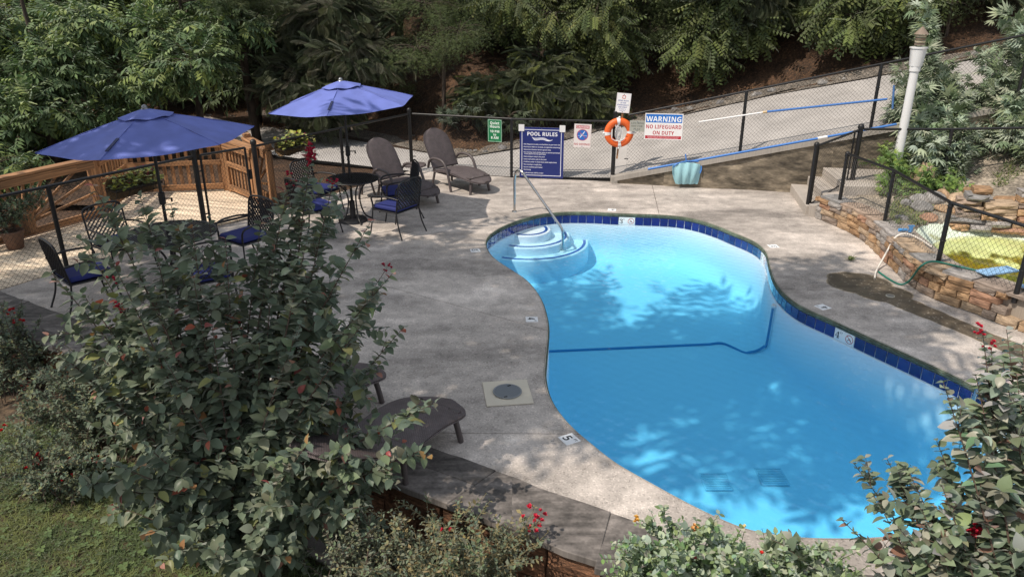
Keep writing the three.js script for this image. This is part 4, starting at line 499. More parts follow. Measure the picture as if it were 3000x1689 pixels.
// ================================================================ TABLES AND CHAIRS
function table(label, x, z, R) {
  const t = thing('round_table', label, 'table', [x, 0, z], 0); part('rim', new THREE.TorusGeometry(R, .014, 8, 56).rotateX(Math.PI / 2).translate(0, .72, 0), mIron, t);
  const g = [], pt = .034; for (const d of [0, 1]) for (let s = -R + pt; s < R; s += pt) { const l = 2 * Math.sqrt(R * R - s * s); g.push(d ? box(.013, .006, l, s, .722, 0) : box(l, .006, .013, 0, .716, s)); } part('mesh_top', g, mIron, t, { kind: 'stuff' });
  part('collar', cyl(.05, .05, .03, 16, 0, .70, 0), mIron, t);
  for (let k = 0; k < 4; k++) { const a = k * Math.PI / 2 + .5, d = r => V(Math.sin(a) * r, 0, Math.cos(a) * r); part('leg', tube([d(R * .75).setY(.70), d(R * .35).setY(.55), d(.1).setY(.34), d(R * .4).setY(.1), d(R * .72).setY(.0)], .014, 24, 6), mIron, t); }
  return t;
}
table('large round black mesh table under the dappled umbrella', -4.40, -9.24, .56);
table('small round black mesh table under the sunlit umbrella', -2.64, -12.2, .42);
function makeChair(label, group) {
  const t = thing('patio_chair', label, 'chair', [0, 0, 0], 0, group); const w = .27;
  const c = new RoundedBoxGeometry(.5, .07, .5, 3, .03); part('cushion', T(c, 0, .455, .01), mNavy, t);
  part('seat_frame', [tube([V(-w, .41, -.24), V(w, .41, -.24), V(w, .41, .26), V(-w, .41, .26)], .012, 48, 6, true, .05), box(.5, .006, .48, 0, .412, .01)], mIron, t);
  for (const s of [-1, 1]) { part('leg', tube([V(s * w, .42, .25), V(s * (w + .02), .2, .27), V(s * (w + .03), 0, .31)], .012, 12, 6), mIron, t); part('leg', tube([V(s * w, .42, -.23), V(s * (w + .01), .2, -.27), V(s * (w + .03), 0, -.35)], .012, 12, 6), mIron, t); part('armrest', tube([V(s * w, .63, -.29), V(s * (w + .03), .655, -.1), V(s * (w + .04), .65, .12), V(s * (w + .03), .61, .24), V(s * w, .5, .25), V(s * w, .42, .25)], .014, 28, 6), mIron, t); }
  const B = (x, y) => V(x, .42 + y * .985, -.235 - .17 * y); // tilted back plane, y 0..0.5
  const hw = y => .25 + .015 * Math.sin(y * 6);
  const back = [tube([B(-w, 0), B(-w, .25), B(-.265, .44), B(-.2, .495), B(0, .515), B(.2, .495), B(.265, .44), B(w, .25), B(w, 0)], .014, 40, 6)]; part('back_frame', back, mIron, t);
  const lat = [], P = .062; for (const s of [1, -1]) for (let k = -9; k <= 9; k++) { let a = null, b = null; for (let y = .05; y <= .49; y += .01) { const x = k * P * 1.0 + s * (y - .26); if (Math.abs(x) < .255) { if (a === null) a = y; b = y; } } if (a !== null && b - a > .02) lat.push(bar(B(k * P + s * (a - .26), a), B(k * P + s * (b - .26), b), .024, .006)); } part('lattice_back', lat, mIron, t, { kind: 'stuff' }); part('back_rail', rod(B(-.26, .05), B(.26, .05), .01, 6), mIron, t);
  return t;
}
{
  const sets = [[-4.40, -9.24, 'large', [[-3.72, -10.02], [-5.35, -9.75], [-5.22, -8.55], [-3.72, -8.5]], ['black lattice chair with navy cushion at the large table facing the sunburst railing side gate', 'black lattice chair at the large table set nearest the sunburst railing', 'black lattice chair at the large table beside the flagstone wall', 'black lattice chair at the large table hidden behind the big shrub']], [-2.64, -12.2, 'small', [[-1.84, -11.56], [-1.93, -12.52], [-3.35, -12.62], [-3.15, -11.55]], ['black lattice chair at the small table with its back to the pool', 'black lattice chair at the small table next to the chaise foot', 'black lattice chair at the small table nearest the back fence', 'black lattice chair with sunlit navy cushion at the small table behind the shrub flowers']]];
  let proto = null; for (const [tx, tz, nm, spots, labels] of sets) spots.forEach(([x, z], i) => { const turn = Math.atan2(tx - x, tz - z) + [.1, -.1, .12, -.15][i]; if (!proto) { proto = makeChair(labels[i], 'patio chairs around the tables'); proto.position.set(x, 0, z); proto.rotation.y = turn; } else copy(proto, [x, 0, z], turn, labels[i]); });
}
// ================================================================ CHAISES
const weave = tex(256, 256, (u, v, i, j) => { const r = Math.floor(j / 8), s = (i + (r % 2) * 8) % 16, k = Math.sin((j % 8 + .5) / 8 * Math.PI), q = Math.sin((s + .5) / 16 * Math.PI); return .25 + .75 * k * (.55 + .45 * q); }, false);
const weaveCol = tex(256, 256, (u, v, i, j) => { const r = Math.floor(j / 8), s = (i + (r % 2) * 8) % 16, k = Math.sin((j % 8 + .5) / 8 * Math.PI), q = Math.sin((s + .5) / 16 * Math.PI), t = .38 + .1 * fbm(u * 8, v * 8, 3, 181, 8) - (q < .35 || k < .35 ? .10 : 0); return [t, t * .92, t * .92]; });
const mWeave = M(lin(.85, .82, .84), .55, { map: weaveCol, bumpMap: weave, bumpScale: .006 }), mResin = M(lin(.085, .07, .07), .5);
function padGeo(L, W, yf, round0, round1, th = .045) { // closed shell: top, bottom and rim following yf along x
  const N = 28, K = 10, pos = [], uv = [], idx = []; const hw = u => { const a = round0 ? clamp(u / round0) : 1, b = round1 ? clamp((1 - u) / round1) : 1; return W / 2 * Math.sqrt(Math.max(.02, 1 - (1 - a) ** 2.6)) * Math.sqrt(Math.max(.02, 1 - (1 - b) ** 2.6)); };
  for (const side of [0, 1]) for (let i = 0; i <= N; i++) for (let k = 0; k <= K; k++) { const u = i / N, f = k / K * 2 - 1, w = hw(u), y = yf(u) - side * th * (1 - .25 * Math.abs(f) ** 6) - .012 * f * f - (side ? 0 : .012 * Math.abs(f) ** 8); pos.push(u * L, y, f * w); uv.push(u * L * 2.6, f * w * 2.6); }
  const id = (s, i, k) => (s * (N + 1) + i) * (K + 1) + k; for (let i = 0; i < N; i++) for (let k = 0; k < K; k++) { idx.push(id(0, i, k), id(0, i, k + 1), id(0, i + 1, k), id(0, i + 1, k), id(0, i, k + 1), id(0, i + 1, k + 1)); idx.push(id(1, i, k), id(1, i + 1, k), id(1, i, k + 1), id(1, i + 1, k), id(1, i + 1, k + 1), id(1, i, k + 1)); }
  for (let i = 0; i < N; i++) for (const k of [0, K]) idx.push(id(0, i, k), id(0, i + 1, k), id(1, i, k), id(1, i, k), id(0, i + 1, k), id(1, i + 1, k)); for (let k = 0; k < K; k++) for (const i of [0, N]) idx.push(id(0, i, k), id(1, i, k), id(0, i, k + 1), id(0, i, k + 1), id(1, i, k), id(1, i, k + 1));
  const g = new THREE.BufferGeometry(); g.setAttribute('position', new THREE.Float32BufferAttribute(pos, 3)); g.setAttribute('uv', new THREE.Float32BufferAttribute(uv, 2)); g.setIndex(idx); g.computeVertexNormals(); return g;
}
function chaise(label, foot, axis, arms, backAng, seatL = 1.18) { // foot: [x,z] between the foot legs; axis: towards the foot
  const ry = Math.atan2(-axis[1], axis[0]), n = Math.hypot(...axis), hx = foot[0] - axis[0] / n * (seatL - .22), hz = foot[1] - axis[1] / n * (seatL - .22);
  const t = thing('chaise_lounge', label, 'lounge chair', [hx, 0, hz], ry, 'woven chaise lounges');
  part('seat', padGeo(seatL, .64, u => .345 + .045 * Math.sin(u * Math.PI * 1.25) - .06 * u * u, 0, .42), mWeave, t);
  const bk = padGeo(.82, .64, u => .02 * Math.sin(u * 3.1), 0, .45); bk.rotateZ(-0); const b = part('backrest', T(bk, 0, 0, 0), mWeave, t); b.position.set(.0, .36, 0); b.rotation.z = Math.PI - backAng; b.scale.y = -1;
  part('frame', [bar(V(-.12, .29, -.24), V(seatL - .2, .29, -.24), .03, .05), bar(V(-.12, .29, .24), V(seatL - .2, .29, .24), .03, .05), bar(V(seatL - .22, .29, -.24), V(seatL - .22, .29, .24), .04, .04)], mResin, t);
  for (const s of [-1, 1]) { part('leg', tube([V(seatL - .24, .31, s * .14), V(seatL - .22, .22, s * .2), V(seatL - .2, .0, s * .245)], .026, 12, 8), mResin, t); part('leg', tube([V(arms ? -.1 : .05, .3, s * .22), V(arms ? -.16 : .03, 0, s * .25)], .024, 8, 8), mResin, t);
    if (arms) part('armrest', tube([V(-.2, .36, s * .31), V(-.1, .5, s * .35), V(.02, .57, s * .36), V(.22, .575, s * .36), V(.36, .52, s * .36), V(.46, .34, s * .36), V(.56, .0, s * .37)], .026, 40, 8), mResin, t); }
  return t;
}
chaise('brown woven chaise lounge beside the small patio table', [-1.53, -13.17], [.74, .68], true, 1.02);
chaise('brown woven chaise lounge standing against the corner of the back fence', [-.63, -14.09], [.7, .72], true, 1.05);
chaise('brown woven chaise lounge with its foot toward the skimmer lid', [-.66, -5.66], [.53, -.85], false, .45, .98);
chaise('brown woven chaise lounge mostly hidden behind the big shrub', [-1.45, -6.32], [.53, -.85], false, .45, .98);
for (const [px, py, l] of [[1214, 478, 'small round woven side table behind the chaise at the fence corner'], [1066, 512, 'small round woven side table behind the patio table']]) { const p = onY(px, py, .42), t = thing('side_table', l, 'table', [p.x, 0, p.z]); part('top', padGeo(.46, .46, () => .0, .5, .5).translate(-.23, .42, 0), mWeave, t); for (let k = 0; k < 3; k++) { const a = k * 2.09; part('leg', rod(V(.1 * Math.cos(a), .38, .1 * Math.sin(a)), V(.19 * Math.cos(a), 0, .19 * Math.sin(a)), .02, 8), mResin, t); } }
// ================================================================ PLANTS
function leafGeo(W = .5, nseg = 3, fold = .12, droop = .18) { // unit leaf along +z, face up (+y)
  const pos = [], idx = [], uv = []; for (let i = 0; i <= nseg; i++) { const t = i / nseg, w = i === 0 ? .03 : i === nseg ? .0 : W / 2 * Math.pow(Math.sin(Math.PI * Math.pow(t, .8)), .8), y = -droop * t * t; for (const s of [-1, 0, 1]) { pos.push(s * w, y + Math.abs(s) * fold * w * 2, t); uv.push(.5 + s / 2, t); } }
  for (let i = 0; i < nseg; i++) for (const s of [0, 1]) { const a = i * 3 + s, b = a + 3; idx.push(a, b, a + 1, a + 1, b, b + 1); }
  const g = new THREE.BufferGeometry(); g.setAttribute('position', new THREE.Float32BufferAttribute(pos, 3)); g.setAttribute('uv', new THREE.Float32BufferAttribute(uv, 2)); g.setIndex(idx); g.computeVertexNormals(); return g;
}
const placeM = (pos, dir, up, s, roll = 0) => { const z = dir.clone().normalize(), x = up.clone().cross(z); if (x.lengthSq() < 1e-6) x.set(1, 0, 0); x.normalize(); const y = z.clone().cross(x), m = new THREE.Matrix4().makeBasis(x, y, z); if (roll) m.multiply(new THREE.Matrix4().makeRotationZ(roll)); m.scale(typeof s === 'number' ? V(s, s, s) : s); m.setPosition(pos); return m; };
function geoAt(g, m) { const c = g.clone(); c.applyMatrix4(m); return c; }
const leafMat = (c = 0xffffff, coat = .25, tr = .3) => new THREE.MeshPhysicalMaterial({ color: c, roughness: .92, transmission: tr, thickness: 0, clearcoat: coat, clearcoatRoughness: .38, side: THREE.DoubleSide });
const barkTex = tex(256, 256, (u, v) => { const a = fbm(u * 24, v * 6, 4, 191, 0), t = .32 + .4 * (a - .5); return [t, t * .9, t * .8]; });
const mBark = M(lin(.75, .7, .68), .95, { map: barkTex, bumpMap: barkTex, bumpScale: .02 }), mTwig = M(lin(.09, .06, .045), .85), mGreenStem = M(lin(.07, .10, .035), .8);
function inst(name, geo, mat, list, parent, kind = 'stuff') { const m = new THREE.InstancedMesh(geo, mat, list.length), c = new THREE.Color(); m.name = parent === scene ? numbered(name) : name; list.forEach(([mx, col], i) => { m.setMatrixAt(i, mx); c.setRGB(...col); m.setColorAt(i, c); }); m.userData.kind = kind; m.castShadow = m.receiveShadow = true; (parent || scene).add(m); return m; }
const jit = (c, a = .25) => { const k = 1 + rr(-a, a), h = rr(-.08, .08); return [c[0] * k * (1 + h), c[1] * k, c[2] * k * (1 - h)]; };
const rdir = () => { const z = rr(-1, 1), a = rr(0, 6.283), r = Math.sqrt(1 - z * z); return V(r * Math.cos(a), z, r * Math.sin(a)); };
function tapered(pts, r0, r1, n = 6, seg = 14) { const c = new THREE.CatmullRomCurve3(pts), g = new THREE.TubeGeometry(c, seg, 1, n), p = g.attributes.position; for (let i = 0; i <= seg; i++) { const q = c.getPointAt(i / seg), r = mix(r0, r1, i / seg); for (let k = 0; k <= n; k++) { const j = i * (n + 1) + k; p.setXYZ(j, q.x + (p.getX(j) - q.x) * r, q.y + (p.getY(j) - q.y) * r, q.z + (p.getZ(j) - q.z) * r); } } return g; }
// shrub: stems from a base to given tips, twigs, paired leaves; the nearest 300 leaves are single parts
function shrub(name, label, cat, o) {
  rnd = mulberry(o.seed); const t = thing(name, label, cat, [0, 0, 0], 0, o.group), L = [];
  const putPair = (p, d, age) => { const side = d.clone().cross(V(0, 1, 0)); if (side.lengthSq() < .01) side.set(1, 0, 0); side.normalize().applyAxisAngle(d, rr(0, 6.283)); for (const s of [1, -1]) { if (rnd() < (o.skip || .06)) continue; const dir = side.clone().multiplyScalar(s).addScaledVector(d, .45).add(V(0, rr(-.25, .25), 0)).normalize(), up = V(rr(-.5, .5), 1, rr(-.5, .5)), sz = rr(...o.len) * (age > .93 ? .65 : 1); L.push([p.clone(), placeM(p, dir, up, V(sz * rr(.85, 1.15), sz, sz)), o.color(age, p)]); } };
  const run = (c, len, from, step) => { const n = Math.max(2, Math.floor(len / step)); for (let i = Math.floor(from * n); i <= n; i++) { const u = i / n; putPair(c.getPointAt(Math.min(u, 1)), c.getTangentAt(Math.min(u, .999)), u); } };
  const stems = []; for (const tip of o.tips) {
    const b = o.base.clone().add(V(rr(-1, 1) * (o.spread || .12), 0, rr(-1, 1) * (o.spread || .12))), m = b.clone().lerp(tip, .5).add(V(rr(-.08, .08), (o.arch ?? .22) * b.distanceTo(tip), rr(-.08, .08))), c = new THREE.CatmullRomCurve3([b, b.clone().lerp(m, .5).add(V(0, .06, 0)), m, m.clone().lerp(tip, .55).add(V(0, .02, 0)), tip]), len = c.getLength();
    stems.push(tapered(c.getSpacedPoints(10), (o.r || .012) * rr(.8, 1.3), .002, 5, 14)); run(c, len, o.from ?? .32, o.step);
    const nt = Math.round((o.twigs ?? 7) * len); for (let k = 0; k < nt; k++) { const u = rr(o.from ?? .3, .93), p = c.getPointAt(u), td = c.getTangentAt(u), d = rdir().addScaledVector(td, .8).add(V(0, .25, 0)).normalize(), l = rr(...(o.twigLen || [.12, .34])) * (1.15 - u * .5), q = p.clone().addScaledVector(d, l).add(V(0, -.15 * l, 0)), tc = new THREE.CatmullRomCurve3([p, p.clone().lerp(q, .5).add(V(0, .06 * l, 0)), q]); stems.push(tapered([p, p.clone().lerp(q, .5).add(V(0, .06 * l, 0)), q], .0035, .0012, 4, 4)); run(tc, l, .15, o.step); }
  }
  part('stems', stems, o.stemMat || mTwig, t);
  L.sort((a, b) => a[0].distanceTo(camera.position) - b[0].distanceTo(camera.position));
  const inView = p => { const v = p.clone().sub(camera.position), fw = -v.y * ST - v.z * CT, uy = v.y * CT - v.z * ST; return fw > 0 && Math.abs(v.x / fw) < .69 && Math.abs(uy / fw) < .39; };
  let single = []; if (o.single !== 0) { single = L.filter(l => inView(l[0])).slice(0, 300); }
  const set = new Set(single), rest = L.filter(l => !set.has(l)); const pal = new Map();
  for (const [p, m, c] of single) { const q = c.map(v => Math.round(Math.sqrt(v) * 14)), k = q.join(); if (!pal.has(k)) pal.set(k, leafMat(lin(...q.map(v => (v / 14) ** 2)), o.coat ?? .3, o.tr ?? .25)); const me = new THREE.Mesh(o.leaf, pal.get(k)); me.name = 'leaf'; me.applyMatrix4(m); t.add(me); }
  inst('foliage', o.leaf, leafMat(0xffffff, o.coat ?? .3, o.tr ?? .25), rest.map(l => [l[1], l[2]]), t);
  return t;
}
const petals = (() => { const g = [], l = leafGeo(.9, 2, .25, -.3); for (let k = 0; k < 9; k++) { const a = k * 2.4, e = .25 + .09 * k; g.push(geoAt(l, placeM(V(0, 0, 0), V(Math.cos(a) * Math.cos(e), Math.sin(e), Math.sin(a) * Math.cos(e)), V(0, 1, 0), .5))); } return merge(g); })();
function flowers(t, spots, size, col, name = 'flower') { const m = M(lin(...col), .7, { side: THREE.DoubleSide }); for (const p of spots) { const f = new THREE.Mesh(petals, m); f.name = name; f.position.copy(p); f.scale.setScalar(size * rr(.8, 1.2)); f.rotation.set(rr(-.5, .5), rr(0, 6), rr(-.5, .5)); t.add(f); } }
const crapeLeaf = leafGeo(.70, 4, .16, .28);
const crapeCol = (age, p) => { const q = rnd(); if (age > .96 && q < .16) return pick([[.42, .10, .05], [.34, .16, .05], [.40, .18, .13], [.30, .06, .05]]); if (q < .05) return jit([.24, .26, .08]); if (q < .14) return jit([.26, .29, .20]); if (q < .55) return jit([.15, .195, .115]); return jit([.11, .155, .095]); };
{ // big crape myrtle, left foreground
  const base = onY(735, 1660, GY), T0 = [[275, 545], [410, 575], [500, 600], [610, 640], [765, 640], [830, 560], [912, 455], [1005, 545], [1085, 650], [1150, 800], [1185, 955], [1100, 860], [150, 800], [235, 700], [180, 930], [150, 1010], [330, 770], [450, 720], [560, 780], [660, 700], [700, 840], [800, 770], [900, 700], [1000, 800], [1060, 950], [1120, 1060], [1275, 1180], [1230, 1320], [1150, 1400], [1080, 1480], [1120, 1550], [940, 1400], [250, 1230], [300, 1350], [250, 1410], [420, 1300], [560, 1200], [480, 1050], [350, 1000], [620, 950], [760, 1000], [880, 950], [950, 1080], [700, 1150], [820, 1200], [420, 1460], [580, 1540], [700, 1450], [860, 1480], [640, 1330], [780, 1350], [900, 1300], [500, 900], [240, 860], [990, 1250], [870, 1600], [760, 1570], [660, 1050], [560, 650], [880, 1120], [400, 1150], [930, 850], [340, 880], [800, 900], [560, 1420], [480, 1250], [960, 1170], [1010, 1330], [600, 1100], [740, 1250], [600, 1640], [700, 1675], [820, 1660], [520, 1610], [900, 1630], [660, 1590], [330, 1480], [420, 1560], [300, 1430], [780, 1640], [950, 1530], [1040, 1400], [230, 1080], [300, 940]];
  rnd = mulberry(101); const tips = T0.map(([x, y]) => atDepth(x, y, (y > 1250 ? 5.2 : 5.6) + rr(-.55, .55))); for (const [x, y] of [[910, 450], [975, 536], [850, 530], [355, 906], [1132, 786]]) tips.push(atDepth(x, y, 5.55));
  const t = shrub('crape_myrtle', 'large crape myrtle shrub with dark rounded leaves and red new tips before the patio', 'shrub', { seed: 102, base, tips, leaf: crapeLeaf, len: [.07, .118], step: .042, color: crapeCol, spread: .14, skip: .12, tr: .35, twigs: 5.6, arch: .12, from: .3, r: .013, coat: .55 });
  rnd = mulberry(103); for (const [px, py, n] of [[910, 440, 26], [912, 465, 20], [975, 530, 10], [850, 525, 8], [355, 900, 10], [1132, 780, 7], [330, 830, 5], [700, 950, 6]]) { const c = atDepth(px, py, 5.55), s = []; for (let k = 0; k < n; k++) s.push(c.clone().add(V(rr(-.035, .035), rr(-.05, .05), rr(-.03, .03)))); flowers(t, s, .035, [.42, .012, .05]); }
}
{ // crape myrtle, right foreground, in the sun
  const base = V(2.78, GY, -2.75), T0 = [[2950, 965], [2995, 1010], [2765, 1120], [2745, 1290], [2505, 1360], [2600, 1345], [2665, 1385], [2470, 1525], [2860, 1100], [2905, 1240], [2965, 1150], [2990, 1290], [2805, 1190], [2850, 1390], [2700, 1490], [2935, 1490], [2995, 1470], [2790, 1600], [2660, 1600], [2280, 1585], [2880, 1640], [2985, 1640], [2560, 1450], [2630, 1540], [2900, 1350], [2760, 1420], [2960, 1380], [2830, 1500], [3060, 1250], [3080, 1450], [2720, 1560], [2940, 1060], [2980, 1100], [2890, 1560]];
  rnd = mulberry(111); const tips = T0.map(([x, y]) => atDepth(x, y, 4.25 + rr(-.3, .35))); for (const [x, y] of [[2858, 1570], [2880, 974], [2905, 1020]]) tips.push(atDepth(x, y, 4.1));
  const t = shrub('crape_myrtle', 'sunlit crape myrtle shrub overhanging the deep end of the pool', 'shrub', { seed: 112, base, tips, leaf: crapeLeaf, len: [.06, .10], step: .034, color: (a, p) => { const q = rnd(); if (q < .05) return jit([.26, .14, .10]); if (q < .25) return jit([.36, .37, .31]); if (q < .55) return jit([.19, .25, .14]); return jit([.14, .19, .115]); }, spread: .12, twigs: 4.6, arch: .1, from: .28, r: .011, coat: .7 });
  rnd = mulberry(113); for (const [px, py, n] of [[2858, 1558, 30], [2990, 1620, 14], [2880, 968, 9], [2905, 1015, 6]]) { const c = atDepth(px, py, 4.1), s = []; for (let k = 0; k < n; k++) s.push(c.clone().add(V(rr(-.03, .03), rr(-.03, .03), rr(-.03, .03)))); flowers(t, s, .032, [.55, .015, .05]); }
}
const roseLeaf = leafGeo(.55, 2, .12, .1);
function roseBush(label, cx, py, wpx, hpx, seed, o = {}) { // foot of the bush at a pixel on the bed, size in pixels
  const base = onY(cx, py, GY), zc = (() => { const v = base.clone().sub(camera.position); return -v.y * ST - v.z * CT; })(), w = wpx / FPX * zc, h = hpx / FPX * zc; rnd = mulberry(seed); const tips = []; for (let k = 0; k < (o.n || 26); k++) { const a = rr(0, 6.283), r = Math.sqrt(rnd()); tips.push(base.clone().add(V(Math.cos(a) * r * w / 2, h * (1 - .45 * r * r) * rr(.55, 1.05), Math.sin(a) * r * w * .32))); }
  for (const [px, pyy] of o.fl || []) tips.push(atDepth(px, pyy + 4, zc - .15));
  const t = shrub('rose_bush', label, 'shrub', { seed: seed + 1, base, tips, leaf: roseLeaf, len: o.len || [.028, .05], step: o.step || .026, color: o.color || ((a) => jit(rnd() < .2 ? [.22, .24, .11] : [.12, .16, .10])), spread: w * .22, twigs: o.twigs ?? 14, twigLen: [.06, .2], arch: .1, from: .18, r: .005, skip: .1, stemMat: o.stem || mTwig, coat: .2 });
  rnd = mulberry(seed + 2); for (const [px, pyy, n] of o.fl || []) { const c = atDepth(px, pyy, zc - .15), s = []; for (let k = 0; k < n; k++) s.push(c.clone().add(V(rr(-.05, .05), rr(-.04, .04), rr(-.04, .04)))); flowers(t, s, .05, o.fcol || [.5, .008, .015], 'rose'); } return t;
}
roseBush('red rose bush against the brown wall face by the sunburst railing', 60, 1130, 480, 270, 201, { n: 46, len: [.035, .06], fl: [[30, 915, 6], [55, 945, 4], [90, 1120, 4], [60, 1135, 2]] });
roseBush('dense red rose bush spreading behind the lawn edge', 330, 1290, 560, 340, 211, { n: 64, len: [.035, .06], fl: [[225, 1175, 2], [20, 1255, 3]] });
roseBush('low rose bush with a cluster of red blooms at the lawn corner', 170, 1440, 420, 220, 221, { n: 44, fl: [[105, 1345, 5], [95, 1365, 6], [110, 1400, 4], [115, 1425, 5], [160, 1412, 3], [195, 1405, 4], [190, 1358, 3], [272, 1345, 4]], fcol: [.55, .01, .02] });
roseBush('leggy rose bush with pink blooms below the cracked flagstones', 1330, 1790, 660, 420, 231, { n: 60, twigs: 11, step: .034, stem: M(lin(.20, .17, .09), .85), color: a => jit(pick([[.20, .22, .15], [.12, .15, .08], [.26, .22, .10], [.16, .2, .12]])), fl: [[1305, 1540, 2], [1565, 1505, 5], [1580, 1520, 4], [1548, 1525, 2], [1560, 1560, 2]], fcol: [.6, .03, .07] });
roseBush('small rose bush with yellowing leaves beside the big shrub foot', 1080, 1760, 420, 330, 241, { n: 36, twigs: 10, step: .032, color: a => jit(pick([[.2, .23, .16], [.13, .16, .1], [.22, .24, .13]])) });
{ // honeysuckle and ivy tangle over the wall, bottom
  const base = onY(2120, 1850, GY + .1); rnd = mulberry(251); const tips = []; for (let k = 0; k < 70; k++) { const px = rr(1760, 2560), f = Math.abs((px - 2120) / 420), py = rr(1530 + 90 * f * f, 1700); tips.push(atDepth(px, py, 4.35 + rr(-.35, .3))); } for (const [x, y] of [[1935, 1490], [1880, 1525], [2000, 1540], [2180, 1560], [2330, 1580], [1800, 1600]]) tips.push(atDepth(x, y, 4.5));
  const t = shrub('honeysuckle_vine', 'pale leafy honeysuckle and ivy tangle spilling over the wall by the pool', 'vine', { seed: 252, base, tips, leaf: leafGeo(.7, 3, .08, .1), len: [.03, .062], step: .034, color: a => jit(pick([[.32, .40, .27], [.42, .48, .36], [.16, .25, .09], [.24, .33, .17]])), spread: .5, twigs: 9, twigLen: [.06, .2], arch: .08, from: .12, r: .005, stemMat: mGreenStem, coat: .3 });
  rnd = mulberry(253); for (const [px, py, c] of [[1868, 1525, [.75, .45, .10]], [2175, 1545, [.8, .7, .35]], [2035, 1552, [.7, .4, .15]]]) { const p = atDepth(px, py, 4.3), s = []; for (let k = 0; k < 5; k++) s.push(p.clone().add(V(rr(-.02, .02), rr(-.01, .02), rr(-.02, .02)))); flowers(t, s, .035, c, 'honeysuckle_flower'); } flowers(t, [atDepth(2230, 1622, 4.2)], .04, [.7, .03, .02], 'red_flower'); flowers(t, [atDepth(2037, 1637, 4.2)], .035, [.6, .02, .08], 'red_flower');
}
// lawn grass
{
  rnd = mulberry(301); const bl = leafGeo(.07, 2, .0, .5), tuft = []; for (let k = 0; k < 6; k++) { const a = k * 1.05 + .3, e = .6 + .4 * ((k * 7) % 3) / 2; tuft.push(geoAt(bl, placeM(V(.01 * Math.cos(a * 3), 0, .01 * Math.sin(a * 3)), V(Math.cos(a), Math.tan(e), Math.sin(a)), V(0, 1, 0), .075))); } const tg = merge(tuft), cg = merge([0, 1, 2].map(k => geoAt(leafGeo(.85, 2, .1, .05), placeM(V(0, .03, 0), V(Math.cos(k * 2.1), .15, Math.sin(k * 2.1)), V(0, 1, 0), .028)))), L = [], C = [];
  const ka = onY(880, 1566, GY + .1), kb = onY(1090, 1672, GY + .1), kd = kb.clone().sub(ka).normalize(), kn = V(-kd.z, 0, kd.x); for (let i = 0; i < 26000; i++) { const x = rr(-5.2, .4), z = rr(-6.6, -2.6), p = V(x, 0, z), s = p.clone().sub(ka).dot(kn); if (s < .08) continue; const q = fbm(x * 3, z * 3, 3, 77); p.y = bedY(x, z) - .005; L.push([new THREE.Matrix4().compose(p, new THREE.Quaternion().setFromEuler(new THREE.Euler(rr(-.2, .2), rr(0, 6.28), rr(-.2, .2))), V(1, 1, 1).multiplyScalar(rr(.7, 1.3))), jit(q > .55 ? [.14, .17, .045] : [.085, .13, .035], .35)]); if (rnd() < .09) C.push([new THREE.Matrix4().compose(p, new THREE.Quaternion().setFromEuler(new THREE.Euler(rr(-.3, .3), rr(0, 6.28), rr(-.3, .3))), V(1, 1, 1).multiplyScalar(rr(.7, 1.6))), jit([.11, .17, .05])]); }
  tag(inst('grass', tg, leafMat(0xffffff, 0, .3), L, scene), 'short green lawn grass below the rose bed', 'grass'); tag(inst('clover', cg, leafMat(0xffffff, .1, .3), C, scene), 'clover leaves scattered through the lawn grass', 'clover');
}
// planters on the fence and the potted plant
const trail = leafGeo(.75, 3, .06, .3), limeCol = () => jit(pick([[.42, .44, .05], [.34, .40, .05], [.48, .48, .10], [.14, .2, .04]]));
function planter(label, c, ry, len, seed) {
  rnd = mulberry(seed); const t = thing('trough_planter', label, 'planter', [c.x, c.y, c.z], ry, 'coir trough planters'); const g = new THREE.CylinderGeometry(.13, .13, len, 18, 8, true, Math.PI * .5, Math.PI); g.rotateZ(Math.PI / 2); const p = g.attributes.position; for (let i = 0; i < p.count; i++) { const f = 1 + .08 * Math.sin(p.getX(i) * 60); p.setY(i, p.getY(i) * f * 1.15); } g.rotateX(Math.PI / 2 * 0); const liner = part('coir_liner', g, M(lin(.22, .14, .07), .95, { bumpMap: fineNoise, bumpScale: .01, side: THREE.DoubleSide }), t); liner.rotation.x = 0;
  part('soil', box(len * .96, .02, .22, 0, -.03, 0), mSoil, t); part('wire_frame', [tube([V(-len / 2, 0, .13), V(len / 2, 0, .13)], .006, 4, 5), tube([V(-len / 2, 0, -.13), V(len / 2, 0, -.13)], .006, 4, 5), ...[-.5, -.25, 0, .25, .5].map(k => tube([V(k * len, 0, .135), V(k * len, -.12, .1), V(k * len, -.16, 0), V(k * len, -.12, -.1), V(k * len, 0, -.135)], .005, 14, 5))], mBlack, t);
  const L = [], F = []; for (let k = 0; k < 230; k++) { const x = rr(-.5, .5) * len * 1.05, y = Math.abs(rr(-.05, .26)) * (1 - Math.abs(x / len) * .8), z = rr(-.14, .16), d = rdir(); d.y = Math.abs(d.y) * .5; L.push([placeM(V(x, y, z), d, V(rr(-.4, .4), 1, rr(-.4, .4)), rr(.06, .1)), limeCol()]); if (k % 17 === 0) F.push(V(x, y + .04, z)); }
  inst('foliage', trail, leafMat(0xffffff, .2, .35), L, t); flowers(t, F, .04, [.6, .05, .18]); return t;
}
planter('coir trough planter of yellow green vine beside the sunburst railing', V(-5.62, .93, -10.98), Math.atan2(1.94, 1.18), .78, 401);
planter('coir trough planter of yellow green vine by the wooden sunburst post', V(-3.90, 1.04, -13.42), Math.atan2(1.75, 1.07), .68, 402);
